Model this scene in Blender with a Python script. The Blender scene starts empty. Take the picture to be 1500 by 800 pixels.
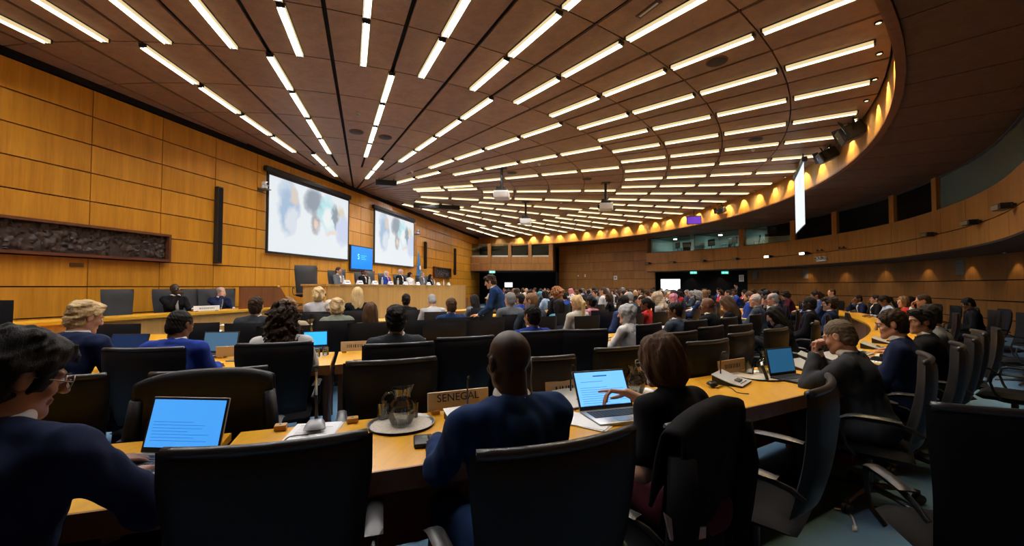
import bpy, bmesh, math, random
import numpy as np
from mathutils import Vector, Matrix, Euler
random.seed(7)
PI = math.pi
SC = bpy.context.scene
COL = SC.collection
sin, cos, rad = math.sin, math.cos, math.radians

# ------------------------------------------------------------------ camera
CAMZ = 1.45
YAW = rad(11.83); PITCH = math.atan(20/620.)
cam_d = bpy.data.cameras.new('camera'); cam = bpy.data.objects.new('camera', cam_d); COL.objects.link(cam)
cam_d.sensor_width = 36; cam_d.lens = 620/1500*36; cam_d.clip_start = .05; cam_d.clip_end = 200
cam.location = (0, 0, CAMZ); cam.rotation_euler = (PI/2+PITCH, 0, YAW)
SC.camera = cam
# ------------------------------------------------------------------ world, exposure
w = bpy.data.worlds.new('world'); SC.world = w; w.use_nodes = True
w.node_tree.nodes['Background'].inputs[0].default_value = (.9, .95, 1, 1)
w.node_tree.nodes['Background'].inputs[1].default_value = .03
SC.view_settings.view_transform = 'Standard'; SC.view_settings.look = 'None'
SC.view_settings.gamma = 1; SC.view_settings.use_curve_mapping = False
SC.view_settings.exposure = 0.2
SC.cycles.use_denoising = True
SC.cycles.max_bounces = 8; SC.cycles.diffuse_bounces = 4; SC.cycles.glossy_bounces = 3
SC.cycles.transmission_bounces = 8; SC.cycles.transparent_max_bounces = 8
SC.cycles.caustics_reflective = False; SC.cycles.caustics_refractive = False
SC.cycles.sample_clamp_indirect = 4
TUBE_POWER = 70.0      # ceiling strip lights
WING_POWER = .72       # their amber edge strips
SPOT_POWER = 85.0      # downlights washing the curved rim
LOW_SPOT = 12.0        # downlights under the gallery
PROJ_POWER = .74      # projected picture

# ------------------------------------------------------------------ room geometry (polar about the podium)
CX, CY = -10.2, 16.05
WX = -9.7              # face of the flat left wall
ZC = 5.45              # inner ceiling
RR = 17.0              # radius of the ceiling rim
ZS = 4.75              # outer soffit
def pol(r, a, z=0.0):
    a = rad(a); return Vector((CX+r*cos(a), CY+r*sin(a), z))
def hit(px, r, far=False):
    """polar angle where the line of sight of a picture column meets the circle of radius r"""
    t = math.atan((px-750)/620.)-YAW
    d = Vector((sin(t), cos(t))); p = Vector((-CX, -CY))
    b = p.dot(d); c = p.dot(p)-r*r; q = max(b*b-c, 0.0)
    s = -b+(math.sqrt(q) if far else -math.sqrt(q))
    v = p+d*s
    return math.degrees(math.atan2(v.y, v.x))
def col_on_wall(px, x=WX):
    """distance along the left wall (plane X = x) seen in a picture column"""
    t = math.atan((px-750)/620.)-YAW
    return x/math.tan(t)
def gal_r(a):
    """plan curve of the gallery front"""
    xs = [-100,-60,-45,-30,-23.5,-17,-10,0,8,22,27,40,47.6,60]
    ys = [21,20.6,20,19.1,18.75,19.2,19.7,20.3,20.8,21,20.9,20.2,19.4,18.6]
    return float(np.interp(a, xs, ys))
def gal_s(a): return sum(gal_r(a+d) for d in (-4,-2,0,2,4))/5

# ------------------------------------------------------------------ helpers
def tag(o, label=None, cat=None, group=None, kind=None):
    if label: o['label'] = label
    if cat: o['category'] = cat
    if group: o['group'] = group
    if kind: o['kind'] = kind
    return o
def empty(name, loc=(0,0,0), rz=0.0, label=None, cat=None, group=None):
    o = bpy.data.objects.new(name, None); COL.objects.link(o)
    o.location = loc; o.rotation_euler = (0,0,rz); o.empty_display_size = .05
    return tag(o, label, cat, group)
def link(name, me, parent=None):
    o = bpy.data.objects.new(name, me); COL.objects.link(o)
    if parent: o.parent = parent
    return o
KIDS = {}
def kids(o):
    return [c for c in o.children]
def copy_tree(o, parent=None):
    c = o.copy(); COL.objects.link(c)
    if parent: c.parent = parent
    for ch in KIDS.get(o.name) or kids(o): copy_tree(ch, c)
    return c
class MB:
    def __init__(s): s.v = []; s.f = []; s.m = []
    def add(s, vs, fs, mi=0):
        b = len(s.v); s.v += [tuple(v) for v in vs]; s.f += [tuple(i+b for i in f) for f in fs]; s.m += [mi]*len(fs)
        return s
    def box(s, c, d, M=None, mi=0):
        x, y, z = d[0]/2, d[1]/2, d[2]/2
        vs = [Vector((sx*x, sy*y, sz*z)) for sx in (-1,1) for sy in (-1,1) for sz in (-1,1)]
        if M is not None: vs = [M @ v for v in vs]
        c = Vector(c)
        return s.add([v+c for v in vs], [(0,1,3,2),(4,6,7,5),(0,4,5,1),(2,3,7,6),(0,2,6,4),(1,5,7,3)], mi)
    def bbox(s, c, d, bev=.005, seg=2, M=None, mi=0):
        bm = bmesh.new(); bmesh.ops.create_cube(bm, size=1)
        for v in bm.verts: v.co = Vector((v.co.x*d[0], v.co.y*d[1], v.co.z*d[2]))
        bmesh.ops.bevel(bm, geom=bm.edges[:], offset=min(bev, min(d)*.49), segments=seg, profile=.5, affect='EDGES')
        bm.verts.ensure_lookup_table(); c = Vector(c)
        vs = [((M @ v.co) if M is not None else v.co.copy())+c for v in bm.verts]
        fs = [[v.index for v in f.verts] for f in bm.faces]; bm.free()
        return s.add(vs, fs, mi)
    def tube(s, pts, r, n=8, mi=0, cap=True, flat=1.0):
        pts = [Vector(p) for p in pts]; rs = r if isinstance(r, (list,tuple)) else [r]*len(pts)
        vs = []; fs = []; N = len(pts); up = None
        for i, p in enumerate(pts):
            t = (pts[min(i+1,N-1)]-pts[max(i-1,0)]).normalized()
            if up is None:
                up = Vector((0,0,1)) if abs(t.z) < .9 else Vector((1,0,0))
            a = t.cross(up).normalized(); b = a.cross(t).normalized(); up = b
            for k in range(n):
                q = 2*PI*k/n; vs.append(p+a*(rs[i]*cos(q))+b*(rs[i]*sin(q)*flat))
        for i in range(N-1):
            for k in range(n):
                k2 = (k+1) % n; fs.append((i*n+k, i*n+k2, (i+1)*n+k2, (i+1)*n+k))
        if cap: fs += [tuple(range(n))[::-1], tuple((N-1)*n+k for k in range(n))]
        return s.add(vs, fs, mi)
    def lathe(s, prof, n=24, c=(0,0,0), mi=0):
        c = Vector(c); vs = []; fs = []
        for (r, z) in prof:
            for k in range(n):
                q = 2*PI*k/n; vs.append(c+Vector((r*cos(q), r*sin(q), z)))
        for i in range(len(prof)-1):
            for k in range(n):
                k2 = (k+1) % n; fs.append((i*n+k, i*n+k2, (i+1)*n+k2, (i+1)*n+k))
        if prof[0][0] > 1e-6: fs.append(tuple(range(n))[::-1])
        if prof[-1][0] > 1e-6: fs.append(tuple((len(prof)-1)*n+k for k in range(n)))
        return s.add(vs, fs, mi)
    def prism(s, poly, z0, z1, mi=0):
        n = len(poly); vs = [(p[0],p[1],z0) for p in poly]+[(p[0],p[1],z1) for p in poly]
        fs = [tuple(range(n))[::-1], tuple(range(n,2*n))]+[(i,(i+1)%n,n+(i+1)%n,n+i) for i in range(n)]
        return s.add(vs, fs, mi)
    def slab(s, fn, nu, nv, th, mi=0, p=6):
        """cushion-like sheet fn(u,v)->(point, normal) with rounded rim"""
        vs = []; fs = []
        for side in (1,-1):
            for j in range(nv+1):
                for i in range(nu+1):
                    u, v = i/nu, j/nv
                    P, Nn = fn(u, v)
                    k = (1-abs(2*u-1)**p)*(1-abs(2*v-1)**p)
                    vs.append(Vector(P)+Vector(Nn)*(side*th/2*max(k,0)**.5))
        m = (nu+1)*(nv+1)
        for j in range(nv):
            for i in range(nu):
                a = j*(nu+1)+i
                fs.append((a,a+1,a+nu+2,a+nu+1)); fs.append((m+a,m+a+nu+1,m+a+nu+2,m+a+1))
        bm = MB(); bm.add(vs, fs)
        return s.add(vs, fs, mi)
    def arc(s, r0, r1, z0, z1, a0, a1, n, mi=0, gap=0.0):
        """ring sector about the podium centre; gap = metres trimmed from both radial sides"""
        vs = []; fs = []
        for i in range(n+1):
            t = i/n
            for r in (r0, r1):
                g = math.degrees(gap/max(r,.3)); a = (a0+g)*(1-t)+(a1-g)*t
                for z in (z0, z1): vs.append(pol(r, a, z))
        for i in range(n):
            b = i*4
            fs += [(b,b+2,b+6,b+4),(b+1,b+5,b+7,b+3),(b,b+4,b+5,b+1),(b+2,b+3,b+7,b+6)]
        fs += [(0,1,3,2),(n*4,n*4+2,n*4+3,n*4+1)]
        return s.add(vs, fs, mi)
    def mesh(s, name, mats, smooth=None):
        me = bpy.data.meshes.new(name)
        me.from_pydata(s.v, [], s.f)
        for m in (mats if isinstance(mats, (list,tuple)) else [mats]): me.materials.append(m)
        if any(s.m): me.polygons.foreach_set('material_index', s.m)
        bm = bmesh.new(); bm.from_mesh(me)
        bmesh.ops.remove_doubles(bm, verts=bm.verts[:], dist=1e-5)
        bmesh.ops.recalc_face_normals(bm, faces=bm.faces[:]); bm.to_mesh(me); bm.free()
        if smooth:
            me.shade_smooth()
            if smooth < 180:
                try: me.set_sharp_from_angle(angle=rad(smooth))
                except Exception: pass
        return me
    def build(s, name, mats, parent=None, smooth=None):
        return link(name, s.mesh(name, mats, smooth), parent)
def struct(o): o['kind'] = 'structure'; return o

# ------------------------------------------------------------------ materials
MATS = {}
def mat(name, color=(.5,.5,.5), rough=.5, metal=0.0, spec=.5, emit=None, es=0.0, bump=0.0, bscale=200, trans=0.0, ior=1.45, alpha=1.0, var=0.0, sheen=0.0, coat=0.0):
    if name in MATS: return MATS[name]
    m = bpy.data.materials.new(name); m.use_nodes = True; nt = m.node_tree; b = nt.nodes['Principled BSDF']
    b.inputs['Base Color'].default_value = (*color, 1); b.inputs['Roughness'].default_value = rough
    b.inputs['Metallic'].default_value = metal; b.inputs['Specular IOR Level'].default_value = spec
    b.inputs['Transmission Weight'].default_value = trans; b.inputs['IOR'].default_value = ior
    b.inputs['Alpha'].default_value = alpha; b.inputs['Coat Weight'].default_value = coat
    if sheen: b.inputs['Sheen Weight'].default_value = sheen
    if emit: b.inputs['Emission Color'].default_value = (*emit, 1); b.inputs['Emission Strength'].default_value = es
    if bump or var:
        tc = nt.nodes.new('ShaderNodeTexCoord'); no = nt.nodes.new('ShaderNodeTexNoise'); no.inputs['Scale'].default_value = bscale
        no.inputs['Detail'].default_value = 3
        nt.links.new(tc.outputs['Object'], no.inputs['Vector'])
        if bump:
            bp = nt.nodes.new('ShaderNodeBump'); bp.inputs['Strength'].default_value = bump; bp.inputs['Distance'].default_value = .004
            nt.links.new(no.outputs['Fac'], bp.inputs['Height']); nt.links.new(bp.outputs['Normal'], b.inputs['Normal'])
        if var:
            hs = nt.nodes.new('ShaderNodeMix'); hs.data_type = 'RGBA'
            hs.inputs[6].default_value = (*[c*(1-var) for c in color],1); hs.inputs[7].default_value = (*[min(1,c*(1+var)) for c in color],1)
            nt.links.new(no.outputs['Fac'], hs.inputs[0]); nt.links.new(hs.outputs[2], b.inputs['Base Color'])
    MATS[name] = m; return m
def wood(name, dark, light, rough=.35, grain='Z', scale=6.0, island=.12, spec=.4):
    """veneer: stretched noise along the grain, each panel with a slightly different tone"""
    if name in MATS: return MATS[name]
    m = bpy.data.materials.new(name); m.use_nodes = True; nt = m.node_tree; L = nt.links; b = nt.nodes['Principled BSDF']
    tc = nt.nodes.new('ShaderNodeTexCoord'); mp = nt.nodes.new('ShaderNodeMapping')
    st = {'Z':(6,6,.35), 'Y':(6,.35,6), 'X':(.35,6,6)}[grain]; mp.inputs['Scale'].default_value = st
    ge = nt.nodes.new('ShaderNodeNewGeometry')
    ad = nt.nodes.new('ShaderNodeVectorMath'); ad.operation = 'MULTIPLY_ADD'
    cb = nt.nodes.new('ShaderNodeCombineXYZ')
    for i in range(3): L.new(ge.outputs['Random Per Island'], cb.inputs[i])
    ad.inputs[1].default_value = (37,37,37); L.new(cb.outputs[0], ad.inputs[0]); L.new(tc.outputs['Object'], ad.inputs[2])
    L.new(ad.outputs[0], mp.inputs['Vector'])
    no = nt.nodes.new('ShaderNodeTexNoise'); no.inputs['Scale'].default_value = scale; no.inputs['Detail'].default_value = 5; no.inputs['Roughness'].default_value = .65
    L.new(mp.outputs[0], no.inputs['Vector'])
    no2 = nt.nodes.new('ShaderNodeTexNoise'); no2.inputs['Scale'].default_value = scale*.22; no2.inputs['Detail'].default_value = 2; L.new(mp.outputs[0], no2.inputs['Vector'])
    mx = nt.nodes.new('ShaderNodeMath'); mx.operation = 'ADD'; L.new(no.outputs['Fac'], mx.inputs[0]); L.new(no2.outputs['Fac'], mx.inputs[1])
    rp = nt.nodes.new('ShaderNodeMapRange'); rp.inputs[1].default_value = .7; rp.inputs[2].default_value = 1.3; L.new(mx.outputs[0], rp.inputs[0])
    mc = nt.nodes.new('ShaderNodeMix'); mc.data_type = 'RGBA'; mc.inputs[6].default_value = (*dark,1); mc.inputs[7].default_value = (*light,1)
    L.new(rp.outputs[0], mc.inputs[0])
    hv = nt.nodes.new('ShaderNodeHueSaturation')
    vr = nt.nodes.new('ShaderNodeMapRange'); vr.inputs[3].default_value = 1-island; vr.inputs[4].default_value = 1+island
    L.new(ge.outputs['Random Per Island'], vr.inputs[0]); L.new(vr.outputs[0], hv.inputs['Value']); L.new(mc.outputs[2], hv.inputs['Color'])
    L.new(hv.outputs[0], b.inputs['Base Color'])
    b.inputs['Roughness'].default_value = rough; b.inputs['Specular IOR Level'].default_value = spec
    MATS[name] = m; return m
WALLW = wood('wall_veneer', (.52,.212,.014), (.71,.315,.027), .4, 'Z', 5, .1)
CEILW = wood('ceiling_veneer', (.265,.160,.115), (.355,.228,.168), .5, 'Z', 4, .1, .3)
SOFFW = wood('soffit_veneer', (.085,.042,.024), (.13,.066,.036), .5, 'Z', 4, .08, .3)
RIMW = wood('rim_veneer', (.40,.19,.045), (.55,.28,.075), .4, 'Z', 5, .05)
GALW = wood('gallery_veneer', (.34,.145,.028), (.48,.22,.05), .4, 'Z', 5, .08)
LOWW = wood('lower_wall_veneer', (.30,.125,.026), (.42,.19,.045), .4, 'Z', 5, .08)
BACKW = wood('back_wall_veneer', (.26,.11,.025), (.36,.165,.042), .45, 'Z', 5, .1)
DESKW = wood('desk_veneer', (.66,.31,.018), (.80,.42,.032), .3, 'Y', 5, .05)
PODW = wood('podium_veneer', (.44,.22,.05), (.56,.30,.085), .4, 'Z', 4, .03)
DARKW = wood('dark_wood', (.14,.05,.018), (.22,.085,.03), .4, 'Z', 5, .05)
EDGEW = wood('desk_edge_wood', (.20,.075,.02), (.30,.12,.035), .35, 'Y', 5, .05)
BLACK = mat('matt_black', (.012,.012,.014), .6)
SLOT = mat('slot_black', (.01,.01,.013), .8, spec=.2)
LEATHER = mat('black_leather', (.010,.010,.012), .45, bump=.25, bscale=90, spec=.35)
FABRIC = mat('black_fabric', (.010,.0105,.013), .85, bump=.3, bscale=400, spec=.2)
BPLAST = mat('black_plastic', (.018,.018,.02), .4)
ALU = mat('brushed_aluminium', (.62,.64,.66), .32, 1.0)
CHROME = mat('chrome', (.75,.76,.78), .15, 1.0)
GREYM = mat('grey_metal', (.22,.23,.25), .4, .6)
WHITEP = mat('white_plastic', (.78,.79,.78), .4)
PAPER = mat('white_paper', (.85,.86,.88), .7)
INK = mat('ink', (.03,.03,.035), .7)
CARPET = mat('blue_carpet', (.125,.235,.37), .95, bump=.5, bscale=700, var=.18, spec=.1)
def thin(name, tint, edge=.5):
    """clear thin-walled glass or water: see-through face on, reflective at the rims"""
    m = bpy.data.materials.new(name); m.use_nodes = True; nt = m.node_tree
    for n in list(nt.nodes): nt.nodes.remove(n)
    N = nt.nodes.new; o = N('ShaderNodeOutputMaterial'); t = N('ShaderNodeBsdfTransparent'); g = N('ShaderNodeBsdfGlossy'); lw = N('ShaderNodeLayerWeight'); mx = N('ShaderNodeMixShader'); pw = N('ShaderNodeMath')
    t.inputs[0].default_value = (*tint, 1); g.inputs['Roughness'].default_value = .04; g.inputs[0].default_value = (.9,.92,.92,1); lw.inputs[0].default_value = edge; pw.operation = 'MULTIPLY_ADD'; pw.inputs[1].default_value = .85; pw.inputs[2].default_value = .05
    nt.links.new(lw.outputs['Fresnel'], pw.inputs[0]); nt.links.new(pw.outputs[0], mx.inputs[0]); nt.links.new(t.outputs[0], mx.inputs[1]); nt.links.new(g.outputs[0], mx.inputs[2]); nt.links.new(mx.outputs[0], o.inputs[0]); return m
GLASS = thin('clear_glass', (.90,.92,.92), .42)
WATER = thin('water', (.90,.92,.92), .2)
# ================================================================== SETTING
def A(k):
    k_ = abs(k); return math.copysign(6.08*k_-.039*k_*k_, k) if k else 0.0
fl = MB(); fl.prism([(-10.2,-6),(15,-6),(15,42),(-10.2,42)], -.1, 0.0)
struct(fl.build('floor', CARPET))
# --- flat panelled wall on the left
PW, PH, Y0 = 1.353, .553, 6.32
wl = MB()
for k in range(-9, 21):
    for j in range(-1, 9):
        y0 = Y0+k*PW; z0 = CAMZ+(j-2)*PH+.0
        z1 = min(z0+PH, 5.30)
        if z0 < 0: z0 = max(z0, 0.0)
        if y0 > 33: continue
        wl.box((WX-.03, y0+PW/2, (z0+z1)/2), (.06, PW-.016, z1-z0-.022))
struct(wl.build('wall_left', WALLW))
wb = MB(); wb.box((WX-.16, 14, 2.9), (.2, 44, 5.8)); struct(wb.build('wall_left_backing', SLOT))
cv = MB(); cv.box((WX-.04, 14, 5.40), (.1, 44, .16)); struct(cv.build('trim_1', SLOT))
# --- inner ceiling: ring sectors round the podium, every panel a slab with open joints
RINGS = [.3,2.7,4.05,5.42,6.82,8.22,9.62,11.03,12.5,13.97,15.45,16.97]
JO = sorted(set([A(k+.5) for k in range(0,16)]+[-A(k+.5) for k in range(0,16)]+[90,-90]))
ce = MB()
for i in range(len(RINGS)-1):
    r0, r1 = RINGS[i]+.012, RINGS[i+1]-.012
    js = JO if i >= 2 else JO[::2]+[90]
    js = sorted(set(js))
    for a0, a1 in zip(js[:-1], js[1:]):
        if a1-a0 < .5: continue
        ce.arc(r0, r1, ZC, ZC+.04, a0, a1, 2 if r1 > 4 else 4, gap=.034 if i < 11 else .02)
struct(ce.build('ceiling', CEILW))
cb_ = MB(); cb_.arc(.01, RR+.2, ZC+.06, ZC+.1, -95, 95, 40); struct(cb_.build('ceiling_backing', SLOT))
rm = MB(); rm.arc(RR, RR+.05, ZS-.02, ZC+.12, -91, 91, 90); struct(rm.build('trim_2', RIMW))
rl = MB(); rl.arc(RR-.02, RR+.1, ZS-.06, ZS-.02, -91, 91, 90); struct(rl.build('trim_3', DARKW))
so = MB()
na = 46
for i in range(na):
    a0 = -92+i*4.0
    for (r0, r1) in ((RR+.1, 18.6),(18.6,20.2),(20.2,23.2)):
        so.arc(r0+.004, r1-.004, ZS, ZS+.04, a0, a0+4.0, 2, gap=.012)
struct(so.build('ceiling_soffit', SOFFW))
sb = MB(); sb.arc(RR+.05, 25, ZS+.05, ZS+.09, -95, 95, 60); struct(sb.build('ceiling_soffit_backing', SLOT))

# --- gallery on the right: fascia in two panel rows, soffit under it, lower wall behind
GA0, GA1 = -88.0, 47.0
def gstrip(mb, off0, off1, z0, z1, a0, a1, n=1, gap=.006, mi=0):
    vs = []; fs = []
    for i in range(n+1):
        a = a0+(a1-a0)*i/n
        g = 0
        if i == 0: g = math.degrees(gap/20)
        if i == n: g = -math.degrees(gap/20)
        for o in (off0, off1):
            for z in (z0, z1): vs.append(pol(gal_s(a+g)+o, a+g, z))
    for i in range(n):
        b = i*4; fs += [(b,b+2,b+6,b+4),(b+1,b+5,b+7,b+3),(b,b+4,b+5,b+1),(b+2,b+3,b+7,b+6)]
    fs += [(0,1,3,2),(n*4,n*4+2,n*4+3,n*4+1)]
    mb.add(vs, fs, mi)
GZ0, GZ1, GZJ = 2.5, 3.75, 3.02
fa = MB(); nst = 32; st = (GA1-GA0)/nst
for i in range(nst):
    a0 = GA0+i*st
    gstrip(fa, 0, .06, GZ0, GZJ-.012, a0, a0+st, 3)
    gstrip(fa, 0, .06, GZJ+.012, GZ1, a0, a0+st, 3)
struct(fa.build('wall_gallery', GALW))
fb = MB(); gstrip(fb, .07, .12, GZ0, GZ1-.02, GA0, GA1, 60); struct(fb.build('wall_gallery_backing', SLOT))
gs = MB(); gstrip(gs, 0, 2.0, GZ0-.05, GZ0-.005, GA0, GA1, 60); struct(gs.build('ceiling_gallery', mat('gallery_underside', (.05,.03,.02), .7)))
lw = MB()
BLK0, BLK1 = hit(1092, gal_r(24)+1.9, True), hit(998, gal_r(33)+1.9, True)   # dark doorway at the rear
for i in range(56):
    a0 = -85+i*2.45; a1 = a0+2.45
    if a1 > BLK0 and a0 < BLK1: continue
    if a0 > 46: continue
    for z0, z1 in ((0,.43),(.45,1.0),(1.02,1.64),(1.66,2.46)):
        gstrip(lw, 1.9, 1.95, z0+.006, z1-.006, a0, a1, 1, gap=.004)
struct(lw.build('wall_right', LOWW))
lb = MB(); gstrip(lb, 1.97, 2.03, 0, GZ0, -88, 49, 60); struct(lb.build('wall_right_backing', SLOT))
# glass front of the interpreter booths
post = [hit(p, gal_r(a), True) for p, a in ((1163,21),(1221,8),(1290,-2),(1349,-9))]
gl = []
frames = MB()
edges = [GA1-.5, 38.5, 29.5, post[0], post[1], post[2], post[3], -22, -32, -46, -62, -80]
BOOTHG = mat('booth_glass', (.75,.9,.88), .03, trans=1.0, ior=1.02, spec=.6)
def thin_glass():
    m = bpy.data.materials.new('booth_window_glass'); m.use_nodes = True; nt = m.node_tree
    for n in list(nt.nodes): nt.nodes.remove(n)
    o = nt.nodes.new('ShaderNodeOutputMaterial'); t = nt.nodes.new('ShaderNodeBsdfTransparent'); g = nt.nodes.new('ShaderNodeBsdfGlossy')
    t.inputs[0].default_value = (.72,.82,.80,1); g.inputs['Roughness'].default_value = .03
    f = nt.nodes.new('ShaderNodeFresnel'); f.inputs[0].default_value = 1.5
    mx = nt.nodes.new('ShaderNodeMixShader'); nt.links.new(f.outputs[0], mx.inputs[0]); nt.links.new(t.outputs[0], mx.inputs[1]); nt.links.new(g.outputs[0], mx.inputs[2])
    nt.links.new(mx.outputs[0], o.inputs[0]); return m
TG = thin_glass()
TG2 = thin_glass(); TG2.name = 'hazed_window_glass'      # nearer windows: grey-green haze of reflections painted into the glass
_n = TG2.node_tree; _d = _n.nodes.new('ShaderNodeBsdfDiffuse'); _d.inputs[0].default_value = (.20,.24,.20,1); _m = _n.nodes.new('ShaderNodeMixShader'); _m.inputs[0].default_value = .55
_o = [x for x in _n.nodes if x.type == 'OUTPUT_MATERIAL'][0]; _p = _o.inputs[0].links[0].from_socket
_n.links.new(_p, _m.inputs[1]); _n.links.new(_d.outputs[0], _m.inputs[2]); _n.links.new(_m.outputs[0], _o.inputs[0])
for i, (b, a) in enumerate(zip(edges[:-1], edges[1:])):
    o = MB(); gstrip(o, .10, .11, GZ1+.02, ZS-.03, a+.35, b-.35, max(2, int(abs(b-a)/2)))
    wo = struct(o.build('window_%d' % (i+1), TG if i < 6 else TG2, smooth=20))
    fm = MB()
    gstrip(fm, .06, .14, GZ1, GZ1+.03, a+.3, b-.3, max(2, int(abs(b-a)/2))); gstrip(fm, .06, .14, ZS-.04, ZS, a+.3, b-.3, max(2, int(abs(b-a)/2)))
    fm.build('window_frame', mat('dark_steel', (.05,.06,.06), .5, .3), wo)
po = MB()
for a in edges[2:]:
    gstrip(po, .0, .25, GZ1, ZS, a-.42, a+.42, 1)
struct(po.build('trim_4', GALW))
# booths behind the glass
BW = mat('booth_wall', (.42,.52,.50), .8); BWD = mat('booth_wall_shaded', (.16,.18,.165), .8)  # second wall tone has the shade of the unlit booths in its colour
bo = MB()
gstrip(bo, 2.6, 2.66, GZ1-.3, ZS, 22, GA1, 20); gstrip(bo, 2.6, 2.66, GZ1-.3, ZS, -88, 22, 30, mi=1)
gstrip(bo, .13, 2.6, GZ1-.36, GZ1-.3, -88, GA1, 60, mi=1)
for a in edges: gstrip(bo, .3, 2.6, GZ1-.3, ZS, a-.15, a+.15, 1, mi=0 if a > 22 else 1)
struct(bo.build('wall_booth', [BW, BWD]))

# --- far end: balcony block, dark opening beneath, recessed panelled wall
FYL = 31.6
bal = MB()
x0, x1 = WX, -3.6
def fy(x): return 30.9+(x-WX)*.17
for i in range(4):
    xa = x0+(x1-x0)*i/4; xb = x0+(x1-x0)*(i+1)/4
    for z0, z1 in ((2.66,3.2),(3.22,3.72)):
        bal.add([(xa+.01,fy(xa),z0),(xb-.01,fy(xb),z0),(xb-.01,fy(xb),z1),(xa+.01,fy(xa),z1),(xa+.01,fy(xa)+.06,z0),(xb-.01,fy(xb)+.06,z0),(xb-.01,fy(xb)+.06,z1),(xa+.01,fy(xa)+.06,z1)],
            [(0,1,2,3),(4,7,6,5),(0,4,5,1),(3,2,6,7),(0,3,7,4),(1,5,6,2)])
    # posts between the booth windows
    bal.box((xb-.12, fy(xb)+.1, 4.23), (.24, .2, 1.02))
bal.box((x1+.03, fy(x1)+1.2, 3.7), (.08, 2.3, 2.1))
struct(bal.build('wall_balcony', BACKW))
bb = MB(); bb.box((-6.6, 32.3, 2.62), (6.2, 2.8, .08)); bb.box((-6.6, 33.4, 3.7), (6.2, .1, 2.2)); bb.box((-6.6, 34.6, 1.3), (6.4, .1, 2.7)); bb.box((-3.35, 33.7, 1.3), (.1, 1.9, 2.6))
struct(bb.build('wall_balcony_recess', mat('curtain_black', (.008,.008,.012), .9)))
for i in range(4):
    xa = x0+(x1-x0)*i/4+.06; xb = x0+(x1-x0)*(i+1)/4-.26
    g = MB(); g.box(((xa+xb)/2, fy((xa+xb)/2)+.12, 4.23), (xb-xa, .02, 1.0), Matrix.Rotation(math.atan(.17), 3, 'Z'))
    wo = struct(g.build('window_%d' % (20+i), TG))
    s_ = MB(); s_.box(((xa+xb)/2, fy((xa+xb)/2)+.1, 3.77), (xb-xa, .12, .12), Matrix.Rotation(math.atan(.17), 3, 'Z')); s_.build('window_sill', mat('grey_sill', (.45,.47,.45), .5), wo)
bw = MB()
e1 = pol(gal_s(GA1)+.05, GA1); e0 = Vector((-3.3, 34.3, 0))
for i in range(5):
    p = e0.lerp(e1+Vector((.6,.6,0)), i/5); q = e0.lerp(e1+Vector((.6,.6,0)), (i+1)/5)
    d = (q-p).normalized()*.01; nrm = Vector((-(q-p).y, (q-p).x, 0)).normalized()*.05
    z = 0
    for z0, z1 in ((0,.5),(.52,1.3),(1.32,2.0),(2.02,2.6),(2.62,3.3),(3.32,4.0),(4.02,4.72)):
        c = [p+d, q-d, q-d+nrm, p+d+nrm]
        vs = [(v.x,v.y,z0) for v in c]+[(v.x,v.y,z1) for v in c]
        bw.add(vs, [(0,1,2,3),(4,7,6,5),(0,4,5,1),(1,5,6,2),(2,6,7,3),(3,7,4,0)])
struct(bw.build('wall_far', BACKW))
bk = MB(); bk.box((-3, 36.2, 2.8), (18, .1, 5.6)); struct(bk.build('wall_far_backing', SLOT))
gend = MB(); a = GA1
p = pol(gal_s(a)+.02, a); q = pol(gal_s(a)+3.0, a)
gend.add([(p.x,p.y,GZ0),(q.x,q.y,GZ0),(q.x,q.y,ZS),(p.x,p.y,ZS),(p.x-.05,p.y+.03,GZ0),(q.x-.05,q.y+.03,GZ0),(q.x-.05,q.y+.03,ZS),(p.x-.05,p.y+.03,ZS)],
    [(0,1,2,3),(4,7,6,5),(0,4,5,1),(3,2,6,7),(0,3,7,4),(1,5,6,2)])
struct(gend.build('wall_gallery_end', BACKW))

# ================================================================== CEILING LIGHTS
TUBE = mat('lamp_tube', (.9,.9,.9), .4, emit=(1,.975,.945), es=TUBE_POWER)
WING = mat('lamp_amber_edge', (.10,.07,.03), .5, emit=(1,.76,.38), es=WING_POWER)
HOUS = mat('lamp_housing', (.05,.05,.055), .5, .3)
def light_proto(Ln):
    t = empty('strip_light')
    h = MB(); h.box((0,0,-.006), (Ln, .13, .012)); h.box((Ln/2-.015,0,-.034), (.03,.11,.045)); h.box((-Ln/2+.015,0,-.034), (.03,.11,.045))
    h.build('housing', HOUS, t)
    d = MB()
    prof = [(-.026,-.012),(-.028,-.024),(-.018,-.034),(.018,-.034),(.028,-.024),(.026,-.012)]
    vs = [(x,y,z) for x in (-Ln/2+.03, Ln/2-.03) for (y,z) in prof]; n = 6
    d.add(vs, [tuple(range(n)), tuple(range(n,2*n))[::-1]]+[(i,(i+1)%n,n+(i+1)%n,n+i) for i in range(n)])
    d.build('tube', TUBE, t)
    for s in (-1,1):
        e = MB(); e.box((0, s*.052, -.041), (Ln-.06, .006, .058)); e.build('edge_strip', WING, t)
    return t
LP = {}
ORD = ['innermost','second','third','fourth','fifth','sixth','seventh','eighth','ninth','outermost']
def nth(n): return '%d%s' % (n, 'th' if 10 <= n % 100 <= 20 else {1:'st',2:'nd',3:'rd'}.get(n % 10, 'th'))
ring_angles = []
for i in range(1, 11):
    if i <= 2: ks = [.5,4.5,8.5,12.5]
    elif i <= 6: ks = [1.5,3.5,5.5,7.5,9.5,11.5,13.5]
    else: ks = None
    if ks: aa = [-A(k) for k in ks]+[A(k) for k in ks]
    else: aa = [A(k) for k in range(-15,16)]
    ring_angles.append((i, sorted(aa)))
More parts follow.
